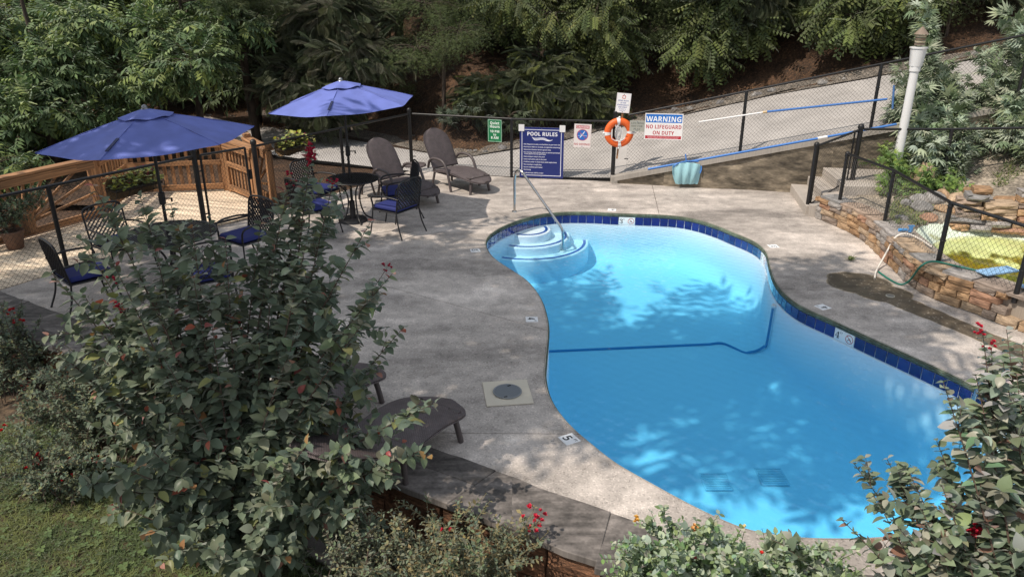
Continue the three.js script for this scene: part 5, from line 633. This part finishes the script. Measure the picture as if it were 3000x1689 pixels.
{
  const p = onY(46, 728, 0), t = thing('flower_pot', 'brown pot on the wooden platform holding a leafy rose', 'pot', [p.x, .01, p.z]); part('pot_wall', new THREE.LatheGeometry([[.001, 0], [.11, 0], [.15, .24], [.165, .25], [.165, .28], [.14, .28], [.135, .24], [.001, .24]].map(a => new THREE.Vector2(...a)), 24), M(lin(.16, .09, .06), .7), t);
  rnd = mulberry(411); const b = V(p.x, .25, p.z), tips = []; for (let k = 0; k < 22; k++) tips.push(b.clone().add(V(rr(-.45, .55), rr(.05, .55), rr(-.4, .4)))); shrub('potted_rose', 'leafy green rose growing in the brown pot on the wooden platform', 'plant', { seed: 412, base: b, tips, leaf: roseLeaf, len: [.05, .09], step: .05, color: () => jit([.06, .10, .045]), spread: .06, twigs: 7, r: .006, single: 0, skip: .1 });
}
// ---------------------------------------------------------------- trees
const sprayBroad = (() => { const l = leafGeo(.36, 2, .08, .25), g = [new THREE.CylinderGeometry(.002, .004, .34, 3).rotateX(Math.PI / 2).translate(0, 0, .17)]; for (let k = 0; k < 7; k++) { const z = .1 + .08 * Math.floor(k / 2), s = k === 6 ? 0 : k % 2 ? 1 : -1; g.push(geoAt(l, placeM(V(0, 0, k === 6 ? .34 : z), V(s * .9, -.25, k === 6 ? 1 : .55), V(0, 1, 0), .17))); } return merge(g); })();
const sprayPalm = (() => { const l = leafGeo(.2, 2, .1, .25), g = []; for (let k = 0; k < 7; k++) { const a = (k - 3) * .48; g.push(geoAt(l, placeM(V(0, 0, .04), V(Math.sin(a), -.1 - .08 * Math.abs(k - 3), Math.cos(a)), V(0, 1, 0), .12 * (1 - .13 * Math.abs(k - 3))))); } return merge(g); })();
const sprayMaple = (() => { const g = [], l = leafGeo(.42, 1, .05, .1); let s = 5; const R = () => hash(s++, 9); for (let k = 0; k < 9; k++) { const p = V((R() - .5) * .3, (R() - .5) * .12, R() * .34), a0 = R() * 6.28; for (const q of [-.8, 0, .8]) g.push(geoAt(l, placeM(p, V(Math.sin(a0 + q), -.3, Math.cos(a0 + q)), V(R() - .5, 1, R() - .5), .085 * (q ? .8 : 1)))); } return merge(g); })();
const sprayBeech = (() => { const l = leafGeo(.5, 2, .06, .2), g = [new THREE.CylinderGeometry(.002, .004, .5, 3).rotateX(Math.PI / 2).translate(0, 0, .25)]; for (let k = 0; k < 12; k++) { const s = k % 2 ? 1 : -1; g.push(geoAt(l, placeM(V(0, 0, .05 + k * .04), V(s, -.35, .6), V(0, 1, 0), .10))); } return merge(g); })();
const sprayHemlock = (() => { const g = [], tri = (a, b, c) => { const q = new THREE.BufferGeometry(); q.setAttribute('position', new THREE.Float32BufferAttribute([...a, ...b, ...c], 3)); q.computeVertexNormals(); g.push(q); }; const L = .6; for (let k = 0; k < 11; k++) for (const s of [1, -1]) { const z = .03 + k * .05, l = .24 * Math.sin(Math.PI * (.15 + .62 * (1 - z / L))), y = -.14 * (z / L) ** 2; for (let q = 0; q < 3; q++) { const f0 = q / 3, f1 = f0 + .5, x0 = s * l * f0, z0 = z + l * .6 * f0; tri([x0, y - .06 * f0, z0 - .005], [s * l * Math.min(1, f1), y - .05, z + l * .6 * f1 + .03], [x0 + s * .012, y, z0 + .010]); tri([x0, y - .06 * f0, z0], [s * l * Math.min(1.05, f1), y - .06, z + l * .6 * f1 - .035], [x0 + s * .018, y, z0 + .004]); } } tri([-.012, 0, 0], [.012, 0, 0], [0, -.15, L + .05]); return merge(g); })();
const sprayPine = (() => { const g = []; for (let k = 0; k < 34; k++) { const d = V(hash(k, 1) - .5, hash(k, 2) - .35, hash(k, 3) - .2).normalize(), u = d.clone().cross(V(.3, 1, .2)).normalize().multiplyScalar(.0025), e = d.clone().multiplyScalar(.17), q = new THREE.BufferGeometry(), a = d.clone().multiplyScalar(.01); q.setAttribute('position', new THREE.Float32BufferAttribute([a.x - u.x, a.y - u.y, a.z - u.z, a.x + u.x, a.y + u.y, a.z + u.z, e.x, e.y, e.z], 3)); q.computeVertexNormals(); g.push(q); } return merge(g); })();
const sprayMat = leafMat(0xffffff, .12, .35);
function tree(name, label, o) { // o: trunk [x,z], y0, h, r, limbs, lobes [[dx,dy,dz,rx,ry,rz,n]], geo, col, size
  rnd = mulberry(o.seed); const [x, z] = o.at, y0 = o.y0, t = thing(name, label, 'tree', [x, y0, z], 0, o.group), lean = o.lean || [0, 0];
  const top = V(lean[0], o.h, lean[1]); part('trunk', tapered([V(0, -.3, 0), V(lean[0] * .15 + rr(-.1, .1), o.h * .35, lean[1] * .15), V(lean[0] * .5 + rr(-.1, .1), o.h * .7, lean[1] * .5), top], o.r, o.r * .3, 9, 14), mBark, t);
  const limbs = [], L = []; for (const [dx, dy, dz, rx, ry, rz, n] of o.lobes) {
    const c = V(dx, dy, dz), f = clamp((dy - .5) / o.h, .12, .95), s = V(lean[0] * f * f, o.h * f * .85, lean[1] * f * f); limbs.push(tapered([s, s.clone().lerp(c, .5).add(V(0, .15, 0)), c], o.r * .22, .012, 5, 8));
    const nb = Math.max(3, Math.round(n / 16)); for (let b = 0; b < nb; b++) { // twigs, each with a clump of sprays
      const d = rdir(); d.y = d.y * .9; const q = c.clone().add(V(d.x * rx, d.y * ry, d.z * rz).multiplyScalar(.45 + .55 * Math.cbrt(rnd()))); limbs.push(tapered([c, c.clone().lerp(q, .5).add(V(0, .1, 0)), q], .012, .004, 4, 3));
      for (let k = 0; k < n / nb; k++) { const u = rnd(), p = c.clone().lerp(q, .35 + .65 * u).add(V(rr(-1, 1), rr(-.7, .5), rr(-1, 1)).multiplyScalar((o.clump || .32))), dir = q.clone().sub(c).normalize().multiplyScalar(.8).add(rdir().multiplyScalar(.8)).add(V(0, -(o.droop ?? .35), 0)); L.push([placeM(p, dir, V(rr(-.5, .5), 1, rr(-.5, .5)), (o.size || 1) * rr(.75, 1.25)), jit(typeof o.col[0] === 'number' ? o.col : pick(o.col), .3)]); }
    }
  }
  part('limbs', limbs, mBark, t, { kind: 'stuff' }); inst('crown', o.geo, sprayMat, L, t); return t;
}
// shade trees outside the frame: their crowns dapple the pool, the deck and the big shrub
const shadeCol = [[.10, .16, .05], [.08, .13, .04]];
tree('shade_tree', 'tall broadleaf tree beside the lawn shading the patio', { seed: 501, at: [-9.2, -5.9], y0: GY, h: 9.5, r: .28, lean: [.4, -.2], geo: sprayBroad, col: shadeCol, size: 1.7, clump: .5, lobes: [[-2.6, 8.2, -.8, 1.9, 1.1, 1.6, 217], [-.4, 9.2, -1.4, 1.9, 1.2, 1.5, 138], [1.6, 8.4, -.6, 1.8, 1.1, 1.5, 217], [-.6, 8.0, 1.4, 1.8, 1.1, 1.3, 198], [2.4, 8.8, 1.2, 1.7, 1.1, 1.3, 198], [3.3, 8.2, -1.6, 1.5, 1, 1.1, 145], [-2.9, 8.6, 1.6, 1.4, 1, 1.1, 118]] });
tree('shade_tree', 'tall broadleaf tree behind the house corner shading the pool', { seed: 511, at: [-5.4, -1.6], y0: GY, h: 9.8, r: .26, lean: [.4, -2.2], geo: sprayBroad, col: shadeCol, size: 1.7, clump: .5, lobes: [[-.2, 9.4, -3.0, 1.7, 1.1, 1.3, 217], [1.8, 9.0, -3.6, 1.6, 1, 1.1, 198], [.6, 8.8, -5.0, 1.6, 1, 1.1, 158], [3.3, 9.3, -3.2, 1.3, .9, .9, 132], [2.6, 8.6, -4.8, 1.2, .8, .9, 132], [4.3, 8.9, -4.0, 1.2, .8, .9, 132], [-1.6, 8.6, -3.2, 1.5, 1, 1.2, 171], [-.5, 8.6, -1.4, 1.5, 1, 1.0, 158], [2.8, 8.8, -2.4, 1.5, .9, 1.1, 171], [4.4, 8.6, -2.6, 1.2, .8, .9, 105]] });
// trees beyond the platform (left)
const hickCol = [[.14, .22, .07], [.10, .17, .06], [.21, .28, .07], [.07, .13, .045]];
const H = (seed, x, z, y0, lobes, label, extra = {}) => tree('hickory_tree', label, { seed, at: [x, z], y0, h: 4.2, r: .12, geo: sprayBroad, col: hickCol, size: 1.0, clump: .34, group: 'trees beyond the wooden platform', lobes, ...extra });
const slope = (w, n, hi = 3.4) => { const L = []; for (let k = 0; k < n; k++) { const f = k / (n - 1), y = mix(.6, hi, f), z = mix(2.0, -.9, f); L.push([rr(-.5, .5) * w - w * .35, y, z, w * .5, .62, .75, Math.round(165 * w)], [rr(-.5, .5) * w + w * .35, y + .15, z + rr(-.2, .2), w * .5, .62, .75, Math.round(165 * w)]); } return L; };
rnd = mulberry(599);
H(601, -14.2, -16.8, -.6, slope(2.1, 4), 'broadleaf tree with compound leaves at the far end of the sunburst railing');
H(611, -11.0, -18.0, -.6, slope(2.0, 4), 'broadleaf tree with compound leaves directly behind the platform corner');
H(621, -8.2, -19.8, -.55, [[-.8, 2.2, 1.3, 1.0, .6, .8, 330], [.6, 2.6, 1.4, 1.0, .55, .8, 330], [-1.3, 1.3, 1.6, .9, .6, .7, 260], [-.6, 3.2, .5, 1.3, .6, .8, 330], [1.2, 3.3, .6, 1.1, .5, .8, 280], [.1, 3.9, -.3, 1.4, .5, .9, 260]], 'broadleaf tree whose branches reach over the leafy path');
H(631, -18.2, -18.6, -.6, slope(2.3, 4), 'broadleaf tree at the far left edge of the wood');
H(641, -13.2, -21.6, -.4, slope(2.6, 4, 4.2), 'broadleaf tree in the second row behind the platform trees');
H(651, -16.8, -14.6, -.6, slope(1.8, 3, 2.0), 'low broadleaf tree growing right against the end of the sunburst railing');
// roadside trees (centre and right)
const hill = (x, z) => hillAt(x, z) - .05;
tree('hemlock_tree', 'feathery grey green hemlock behind the sunlit umbrella', { seed: 701, at: [-4.6, -21.0], y0: hill(-4.6, -21), h: 7, r: .13, geo: sprayHemlock, col: [[.099, .118, .050], [.068, .093, .037], [.124, .124, .074], [.050, .074, .028]], size: 0.65, clump: .3, droop: .5, lobes: [[-.6, 1.6, 1.6, 1.2, .7, .9, 760], [.7, 2.2, 1.5, 1.2, .7, .9, 800], [0, 3.2, 1, 1.5, .8, 1, 720], [0, 4.6, 0, 1.6, 1, 1.3, 480], [-.3, 1.0, 1.4, 1, .6, .8, 480]] });
tree('maple_tree', 'light green maple sapling with a thin bare stem by the drive', { seed: 711, at: [-1.75, -19.2], y0: hill(-1.75, -19.2), h: 5.2, r: .06, geo: sprayMaple, col: [[.105, .155, .037], [.081, .124, .031], [.130, .180, .050]], size: 1.0, clump: .22, droop: .3, lobes: [[-.5, 2.1, .4, 1.0, .38, .7, 330], [.5, 2.5, .5, 1.0, .4, .7, 360], [-.3, 3.1, .3, 1.1, .4, .8, 320], [.3, 3.7, .2, 1.2, .5, .9, 260], [0, 4.6, 0, 1.3, .7, 1, 200]] });
tree('beech_tree', 'beech with drooping yellow green sprays above the rules board', { seed: 721, at: [.9, -21.4], y0: hill(.9, -21.4), h: 7, r: .12, geo: sprayBeech, col: [[.124, .161, .031], [.087, .124, .028], [.062, .093, .025], [.155, .180, .043]], size: .95, clump: .26, droop: .95, lobes: [[-.9, 1.9, 2.0, .9, .45, .6, 200], [.1, 1.6, 1.9, .8, .4, .6, 150], [1.2, 1.8, 2.0, .6, .6, .6, 150], [1.5, 1.2, 2.1, .45, .6, .4, 110], [-.3, 2.8, 1.2, 1.5, .7, 1, 260], [1.2, 3.0, 1, 1.3, .7, 1, 240], [0, 4.6, 0, 1.9, 1, 1.5, 260]] });
tree('hemlock_tree', 'low dark hemlock with bright tips behind the fence rail by the drive', { seed: 731, at: [.7, -19.6], y0: hill(.7, -19.6), h: 2.2, r: .06, geo: sprayHemlock, col: [[.099, .118, .050], [.068, .093, .037], [.124, .155, .031], [.050, .074, .028]], size: 0.59, clump: .25, droop: .45, lobes: [[-1.3, .7, .5, .8, .5, .6, 520], [-.2, .8, .6, .8, .55, .6, 560], [.9, .7, .4, .7, .5, .6, 480], [.1, 1.4, .1, 1.0, .5, .7, 440], [1.6, .5, .5, .5, .35, .4, 220]] });
tree('rhododendron', 'dark long-leaved rhododendron behind the green sign', { seed: 741, at: [-.6, -18.8], y0: hill(-.6, -18.8), h: 1.0, r: .04, geo: sprayPalm, col: [[.037, .062, .031], [.062, .087, .037]], size: 1.7, clump: .22, droop: .2, lobes: [[-.2, .6, .2, .6, .4, .4, 110], [.5, .5, .3, .5, .35, .4, 90], [-.9, .4, .2, .4, .3, .3, 60]] });
tree('birch_tree', 'slender dark tree with light leaves behind the life ring', { seed: 751, at: [3.6, -22.2], y0: hill(3.6, -22.2), h: 7, r: .12, geo: sprayBeech, col: [[.124, .161, .031], [.087, .124, .028], [.062, .093, .025]], size: .95, clump: .3, droop: .6, lobes: [[-1.2, 2.0, 1.4, 1.0, .8, .8, 200], [1.2, 1.8, 1.6, 1.1, .8, .8, 240], [.2, 3.2, .8, 1.6, .9, 1, 300], [0, 4.9, 0, 1.9, 1, 1.5, 260]] });
tree('hemlock_tree', 'dark shaded hemlock above the upper bend of the drive', { seed: 761, at: [7.0, -21.2], y0: hill(7.0, -21.2), h: 7, r: .13, geo: sprayHemlock, col: [[.099, .118, .050], [.068, .093, .037], [.050, .074, .028]], size: 0.68, clump: .3, droop: .5, lobes: [[-1.0, .8, 1.4, 1.1, .5, .8, 600], [.9, 1.0, 1.4, 1.1, .5, .8, 600], [-.2, 2.0, .9, 1.5, .7, 1, 680], [0, 3.4, .4, 1.7, .9, 1.2, 600], [0, 4.8, 0, 1.8, 1, 1.4, 440]] });
tree('maple_tree', 'shaded bushy maple at the top of the drive behind the lamp post', { seed: 771, at: [10.2, -19.8], y0: hill(10.2, -19.8), h: 6, r: .1, geo: sprayMaple, col: [[.105, .155, .037], [.081, .124, .031], [.130, .180, .050]], size: 1.2, clump: .28, droop: .3, lobes: [[-1.2, .5, .8, .9, .6, .7, 240], [0, 1.1, .9, 1.2, .7, .8, 300], [1.4, .8, .7, 1, .6, .7, 240], [0, 2.4, .3, 1.6, .9, 1.1, 300], [0, 4, 0, 1.8, 1, 1.4, 240]] });
tree('pine_tree', 'pine bough hanging at the top between the left trees and the hemlock', { seed: 781, at: [-6.9, -20.4], y0: -.3, h: 7.5, r: .13, geo: sprayPine, col: [[.099, .136, .043], [.068, .105, .031]], size: 1.15, clump: .26, droop: .2, lobes: [[.5, 3.9, 1.6, .9, .35, .7, 300], [-.4, 4.3, 1.2, 1.1, .4, .8, 300], [1.2, 3.7, 1.2, .6, .35, .6, 180], [0, 5.6, .3, 1.5, .8, 1.2, 260]] });
// understory along the bank above the drive
{
  const kinds = [['maple_sapling', sprayMaple, [[.105, .155, .037], [.081, .124, .031], [.130, .180, .050]], 'leafy maple sapling on the shaded bank above the drive'], ['beech_sapling', sprayBeech, [[.124, .161, .031], [.087, .124, .028], [.062, .093, .025]], 'beech sapling with drooping twigs on the bank above the drive'], ['young_hemlock', sprayHemlock, [[.099, .118, .050], [.068, .093, .037], [.050, .074, .028]], 'young feathery hemlock on the bank above the drive']];
  [[-3.4, 1.6, 0], [2.0, 1.5, 1], [4.1, 1.7, 0], [5.2, 1.0, 1], [5.9, 2.0, 2], [7.6, 1.6, 0], [8.3, .9, 1], [9.2, 1.8, 2], [10.1, 1.0, 0], [11.2, 1.4, 2], [12.6, 1.2, 0], [3.6, 2.8, 0], [5.0, 3.0, 2], [7.0, 3.0, 0], [9.9, 2.8, 1]].map(([x, d, k]) => { let e = null, bd = 9; for (let q = 0; q <= 100; q++) { const w = lerpPoly(FAR, q / 100); if (Math.abs(w.x - x) < bd) { bd = Math.abs(w.x - x); e = w; } } return [x, e.z - .5 - d, k]; }).forEach(([x, z, k], i) => { rnd = mulberry(1100 + i); const n = kinds[k], hh = rr(.8, 1.15); tree(n[0], n[3], { seed: 1120 + i * 5, at: [x, z], y0: hill(x, z), h: 3.2 * hh, r: .05, geo: n[1], col: n[2], size: k === 2 ? .72 : 1.15, clump: .27, droop: k === 1 ? .8 : .45, group: 'saplings on the bank above the drive', lobes: [[-.5, 1.15 * hh, .4, .8, .4, .6, 200], [.6, 1.45 * hh, .4, .8, .4, .6, 200], [0, 2.1 * hh, .3, 1.0, .5, .8, 230], [.2, 2.9 * hh, .1, 1.1, .5, .8, 200], [rr(-.6, .6), .75, .4, .55, .25, .4, 70]] }); });
}
// deep wood behind
{
  rnd = mulberry(801); const spots = []; for (let r = 0; r < 3; r++) for (let k = 0; k < 9; k++) spots.push([mix(-20, 15, (k + (r % 2) * .5) / 8.5) + rr(-.8, .8), -23.5 - r * 3.2 + rr(-.7, .7) + (k < 3 ? -3.5 : 0)]);
  spots.forEach(([x, z], i) => { const y0 = x < -8 ? -.3 + Math.max(0, -26 - z) * .25 : hill(x, z), w = i % 3; tree('forest_tree', ['tall dark tree standing deep in the wooded hillside', 'tall straight forest tree with high spreading crown on the hillside', 'shaded forest tree with low branches on the hillside'][w], { seed: 820 + i * 7, at: [x, z], y0, h: 8.5, r: .15, geo: [sprayBroad, sprayMaple, sprayHemlock][w], col: [[.062, .099, .031], [.050, .081, .025], [.081, .112, .034]], size: 1.6, clump: .5, group: 'trees of the wooded hillside', lobes: [[0, 6.6, 0, 2.4, 1.3, 2.0, 300], [1.4, 5.2, .6, 2.0, 1.1, 1.7, 240], [-1.4, 5.0, .5, 2.0, 1.1, 1.7, 240], [0, 3.2, .8, 2.0, 1.0, 1.5, 230], [rr(-1, 1), 1.6, .8, 1.7, .8, 1.3, 170]] }); rnd = mulberry(9000 + i); });
}
// overhanging crowns along the drive edge, high above the frame, that keep the wood dark
for (const [i, x, z] of [[1, -4.6, -23.2], [2, -1, -22.8], [3, 3, -23.2], [4, 7, -22.6], [5, 11, -22]]) tree('canopy_tree', 'tall oak crown arching over the edge of the drive', { seed: 901 + i * 11, at: [x, z], y0: x < -8 ? -.2 : hill(x, z), h: 9.5, r: .2, lean: [0, 1.2], geo: sprayBroad, col: shadeCol, size: 1.8, clump: .55, group: 'tall oaks along the drive', lobes: [[-1.4, 7.4, 2.4, 1.9, 1, 1.5, 340], [1.4, 7.2, 2.2, 1.9, 1, 1.5, 340], [0, 8.8, .6, 2.3, 1.1, 1.7, 320], [-1.1, 6.6, 3.7, 1.6, .8, 1.1, 260], [1.2, 6.4, 3.6, 1.6, .8, 1.1, 300], [0, 5.8, 4.6, 1.8, .7, 1.0, 300]].slice(0, i < 3 ? 3 : 6) });
// dead leaves on the bank
{
  rnd = mulberry(951); const l = leafGeo(.6, 1, .2, .1), L = []; for (let i = 0; i < 16000; i++) { const u = rr(.1, .98), e = lerpPoly(FAR, u), v = Math.pow(rnd(), 1.6) * 7, x = e.x + rr(-.5, .5), z = e.z - .25 - v; L.push([placeM(V(x, hillAt(x, z) + .02, z), V(rr(-1, 1), rr(-.2, .4), rr(-1, 1)), V(rr(-.6, .6), 1, rr(-.6, .6)), rr(.06, .12)), jit(pick([[.20, .11, .05], [.28, .16, .07], [.13, .08, .045], [.35, .22, .11]]), .3)]); } for (let i = 0; i < 5000; i++) { const x = rr(-13, -6.5), z = rr(-27, -21.5); L.push([placeM(V(x, hillAt(x, z) + .05, z), rdir(), V(0, 1, 0), rr(.07, .13)), jit([.24, .13, .06], .35)]); }
  tag(inst('leaf_litter', l, M(0xffffff, .9, { side: THREE.DoubleSide }), L, scene), 'brown fallen leaves covering the bank above the drive', 'leaf litter');
  const mk = M(lin(.30, .14, .05), .85, { side: THREE.DoubleSide }); [[2430, 343], [2415, 352], [2040, 378], [2310, 300], [2890, 905]].forEach(([px, py], i) => { const p = i === 4 ? onY(px, py, .006) : onZ(px, py, -15.6), m = part('fallen_leaf', geoAt(l, placeM(V(0, 0, 0), V(1, .1, .4), V(0, 1, .2), .12)), mk, scene); if (i < 4) { const u = clamp((p.x + 16) / 31); let best = 1e9, q = p; for (let a = 0; a <= 1; a += .005) for (let v = 0; v <= 1; v += .1) { const s = lerpPoly(NEAR, a).lerp(lerpPoly(FAR, a), v), w = s.clone().sub(camera.position), fw = -w.y * ST - w.z * CT, uy = w.y * CT - w.z * ST, e = Math.hypot(1500 + FPX * w.x / fw - px, 844.5 - FPX * uy / fw - py); if (e < best) { best = e; q = s; } } m.position.copy(q).add(V(0, .05, 0)); } else m.position.copy(p); tag(m, i < 4 ? 'dry brown leaf lying on the grey drive' : 'dry brown leaf lying on the pool deck', 'leaf', 'fallen leaves'); });
  // stones along the verge
  rnd = mulberry(961); for (let i = 0; i < 40; i++) { const u = rr(.28, .9), e = lerpPoly(FAR, u), s = rr(.05, .15), m = part('verge_stone', rockGeo(200 + i, s, s * .6, s * .8), pick(mGreyRock), scene); m.position.set(e.x, e.y + s * .35, e.z - rr(.0, .45)); m.rotation.y = rr(0, 6); tag(m, 'rough grey stone lying on the gravel verge of the drive', 'stone', 'stones along the drive verge'); }
}
// chaste-tree bush on the right with lance-shaped leaflets
{
  rnd = mulberry(971); const vit = [[.32, .39, .27], [.24, .31, .19], [.40, .45, .34], [.17, .24, .12]]; const mk = (label, base, T0, zc, seed, o = {}) => { rnd = mulberry(seed); const tips = T0.map(([x, y]) => atDepth(x, y, zc + rr(-.6, .5))); return shrub('chaste_tree', label, 'shrub', { seed: seed + 1, base, tips, leaf: sprayPalm, len: [1.35, 2.2], step: .08, color: () => jit(pick(o.col || vit), .25), spread: .4, twigs: 7, twigLen: [.15, .5], arch: .05, from: .15, r: .014, single: 0, skip: .05, stemMat: mGreenStem, coat: .15, ...o }); };
  mk('silvery green chaste tree bush around the white lamp post', V(7.35, .55, -12.7), [[2712, 5], [2715, 60], [2640, 170], [2650, 240], [2700, 130], [2750, 200], [2620, 300], [2600, 400], [2660, 350], [2720, 300], [2780, 250], [2800, 330], [2690, 430], [2640, 460], [2760, 400], [2740, 480], [2830, 420], [2700, 220], [2660, 290], [2745, 330], [2780, 180], [2820, 270], [2690, 370], [2610, 340], [2770, 440], [2725, 420]], 14.0, 981);
  mk('tall silvery green chaste tree bush filling the slope by the pond', V(9.2, .8, -12.3), [[2940, 15], [2990, 50], [2900, 130], [2870, 190], [2960, 120], [2830, 230], [2900, 270], [2980, 220], [2850, 330], [2930, 350], [2990, 330], [2790, 300], [2880, 420], [2960, 440], [2820, 470], [2990, 410], [2910, 490], [2850, 520], [2870, 260], [2920, 200], [2950, 290], [2830, 370], [2900, 330], [2970, 380], [2800, 390], [2880, 470], [2940, 500], [2970, 60], [2850, 150], [3050, 250], [3060, 400], [3040, 120]], 14.2, 991);
  mk('bright green leafy clump at the lamp post foot', V(6.6, .42, -12.4), [[2600, 420], [2575, 470], [2620, 500], [2660, 520], [2640, 450], [2700, 510], [2720, 545], [2750, 500], [2590, 440], [2780, 530]], 13.3, 1001, { col: [[.16, .28, .05], [.12, .22, .05], [.22, .32, .06]], spread: .5, len: [.8, 1.2] });
  mk('small bright green plant beside the garden rocks', V(7.2, .5, -11.8), [[2770, 530], [2750, 545], [2790, 545], [2765, 555], [2800, 535]], 12.9, 1011, { col: [[.2, .32, .06], [.14, .25, .05]], spread: .1, len: [.7, 1.0] });
  // low mossy growth among the rocks
  const gl = [], gb = leafGeo(.2, 2, .1, .4), mat = leafMat(0xffffff, .1, .3); for (const [px, py, rpx, n] of [[2650, 605, 45, 500], [2690, 640, 30, 260], [2620, 640, 30, 240], [2720, 615, 18, 200], [2970, 555, 40, 300], [2930, 570, 30, 200], [2506, 684, 5, 40]]) for (let k = 0; k < n; k++) { const a = rr(0, 6.28), r = rpx * Math.sqrt(rnd()); let p = onY(px + r * Math.cos(a), py + r * .5 * Math.sin(a), .4); p.y = px < 2530 ? 0 : Math.max(.3, gardenY(p.x, p.z)); gl.push([placeM(p, V(rr(-1, 1), rr(.5, 1.5), rr(-1, 1)), V(0, 1, .1), rr(.05, .1)), jit(pick([[.16, .2, .05], [.2, .22, .07], [.1, .16, .04]]))]); } tag(inst('ground_cover', gb, mat, gl, scene), 'low grassy ground cover among the garden rocks', 'ground cover');
}
scene.traverse(o => { if (o.isMesh) { o.castShadow = true; o.receiveShadow = true; } });
const renderer = new THREE.WebGLRenderer({ antialias: true });
renderer.shadowMap.enabled = true;
renderer.toneMapping = THREE.LinearToneMapping;
renderer.toneMappingExposure = EXPOSURE;
renderer.render(scene, camera);
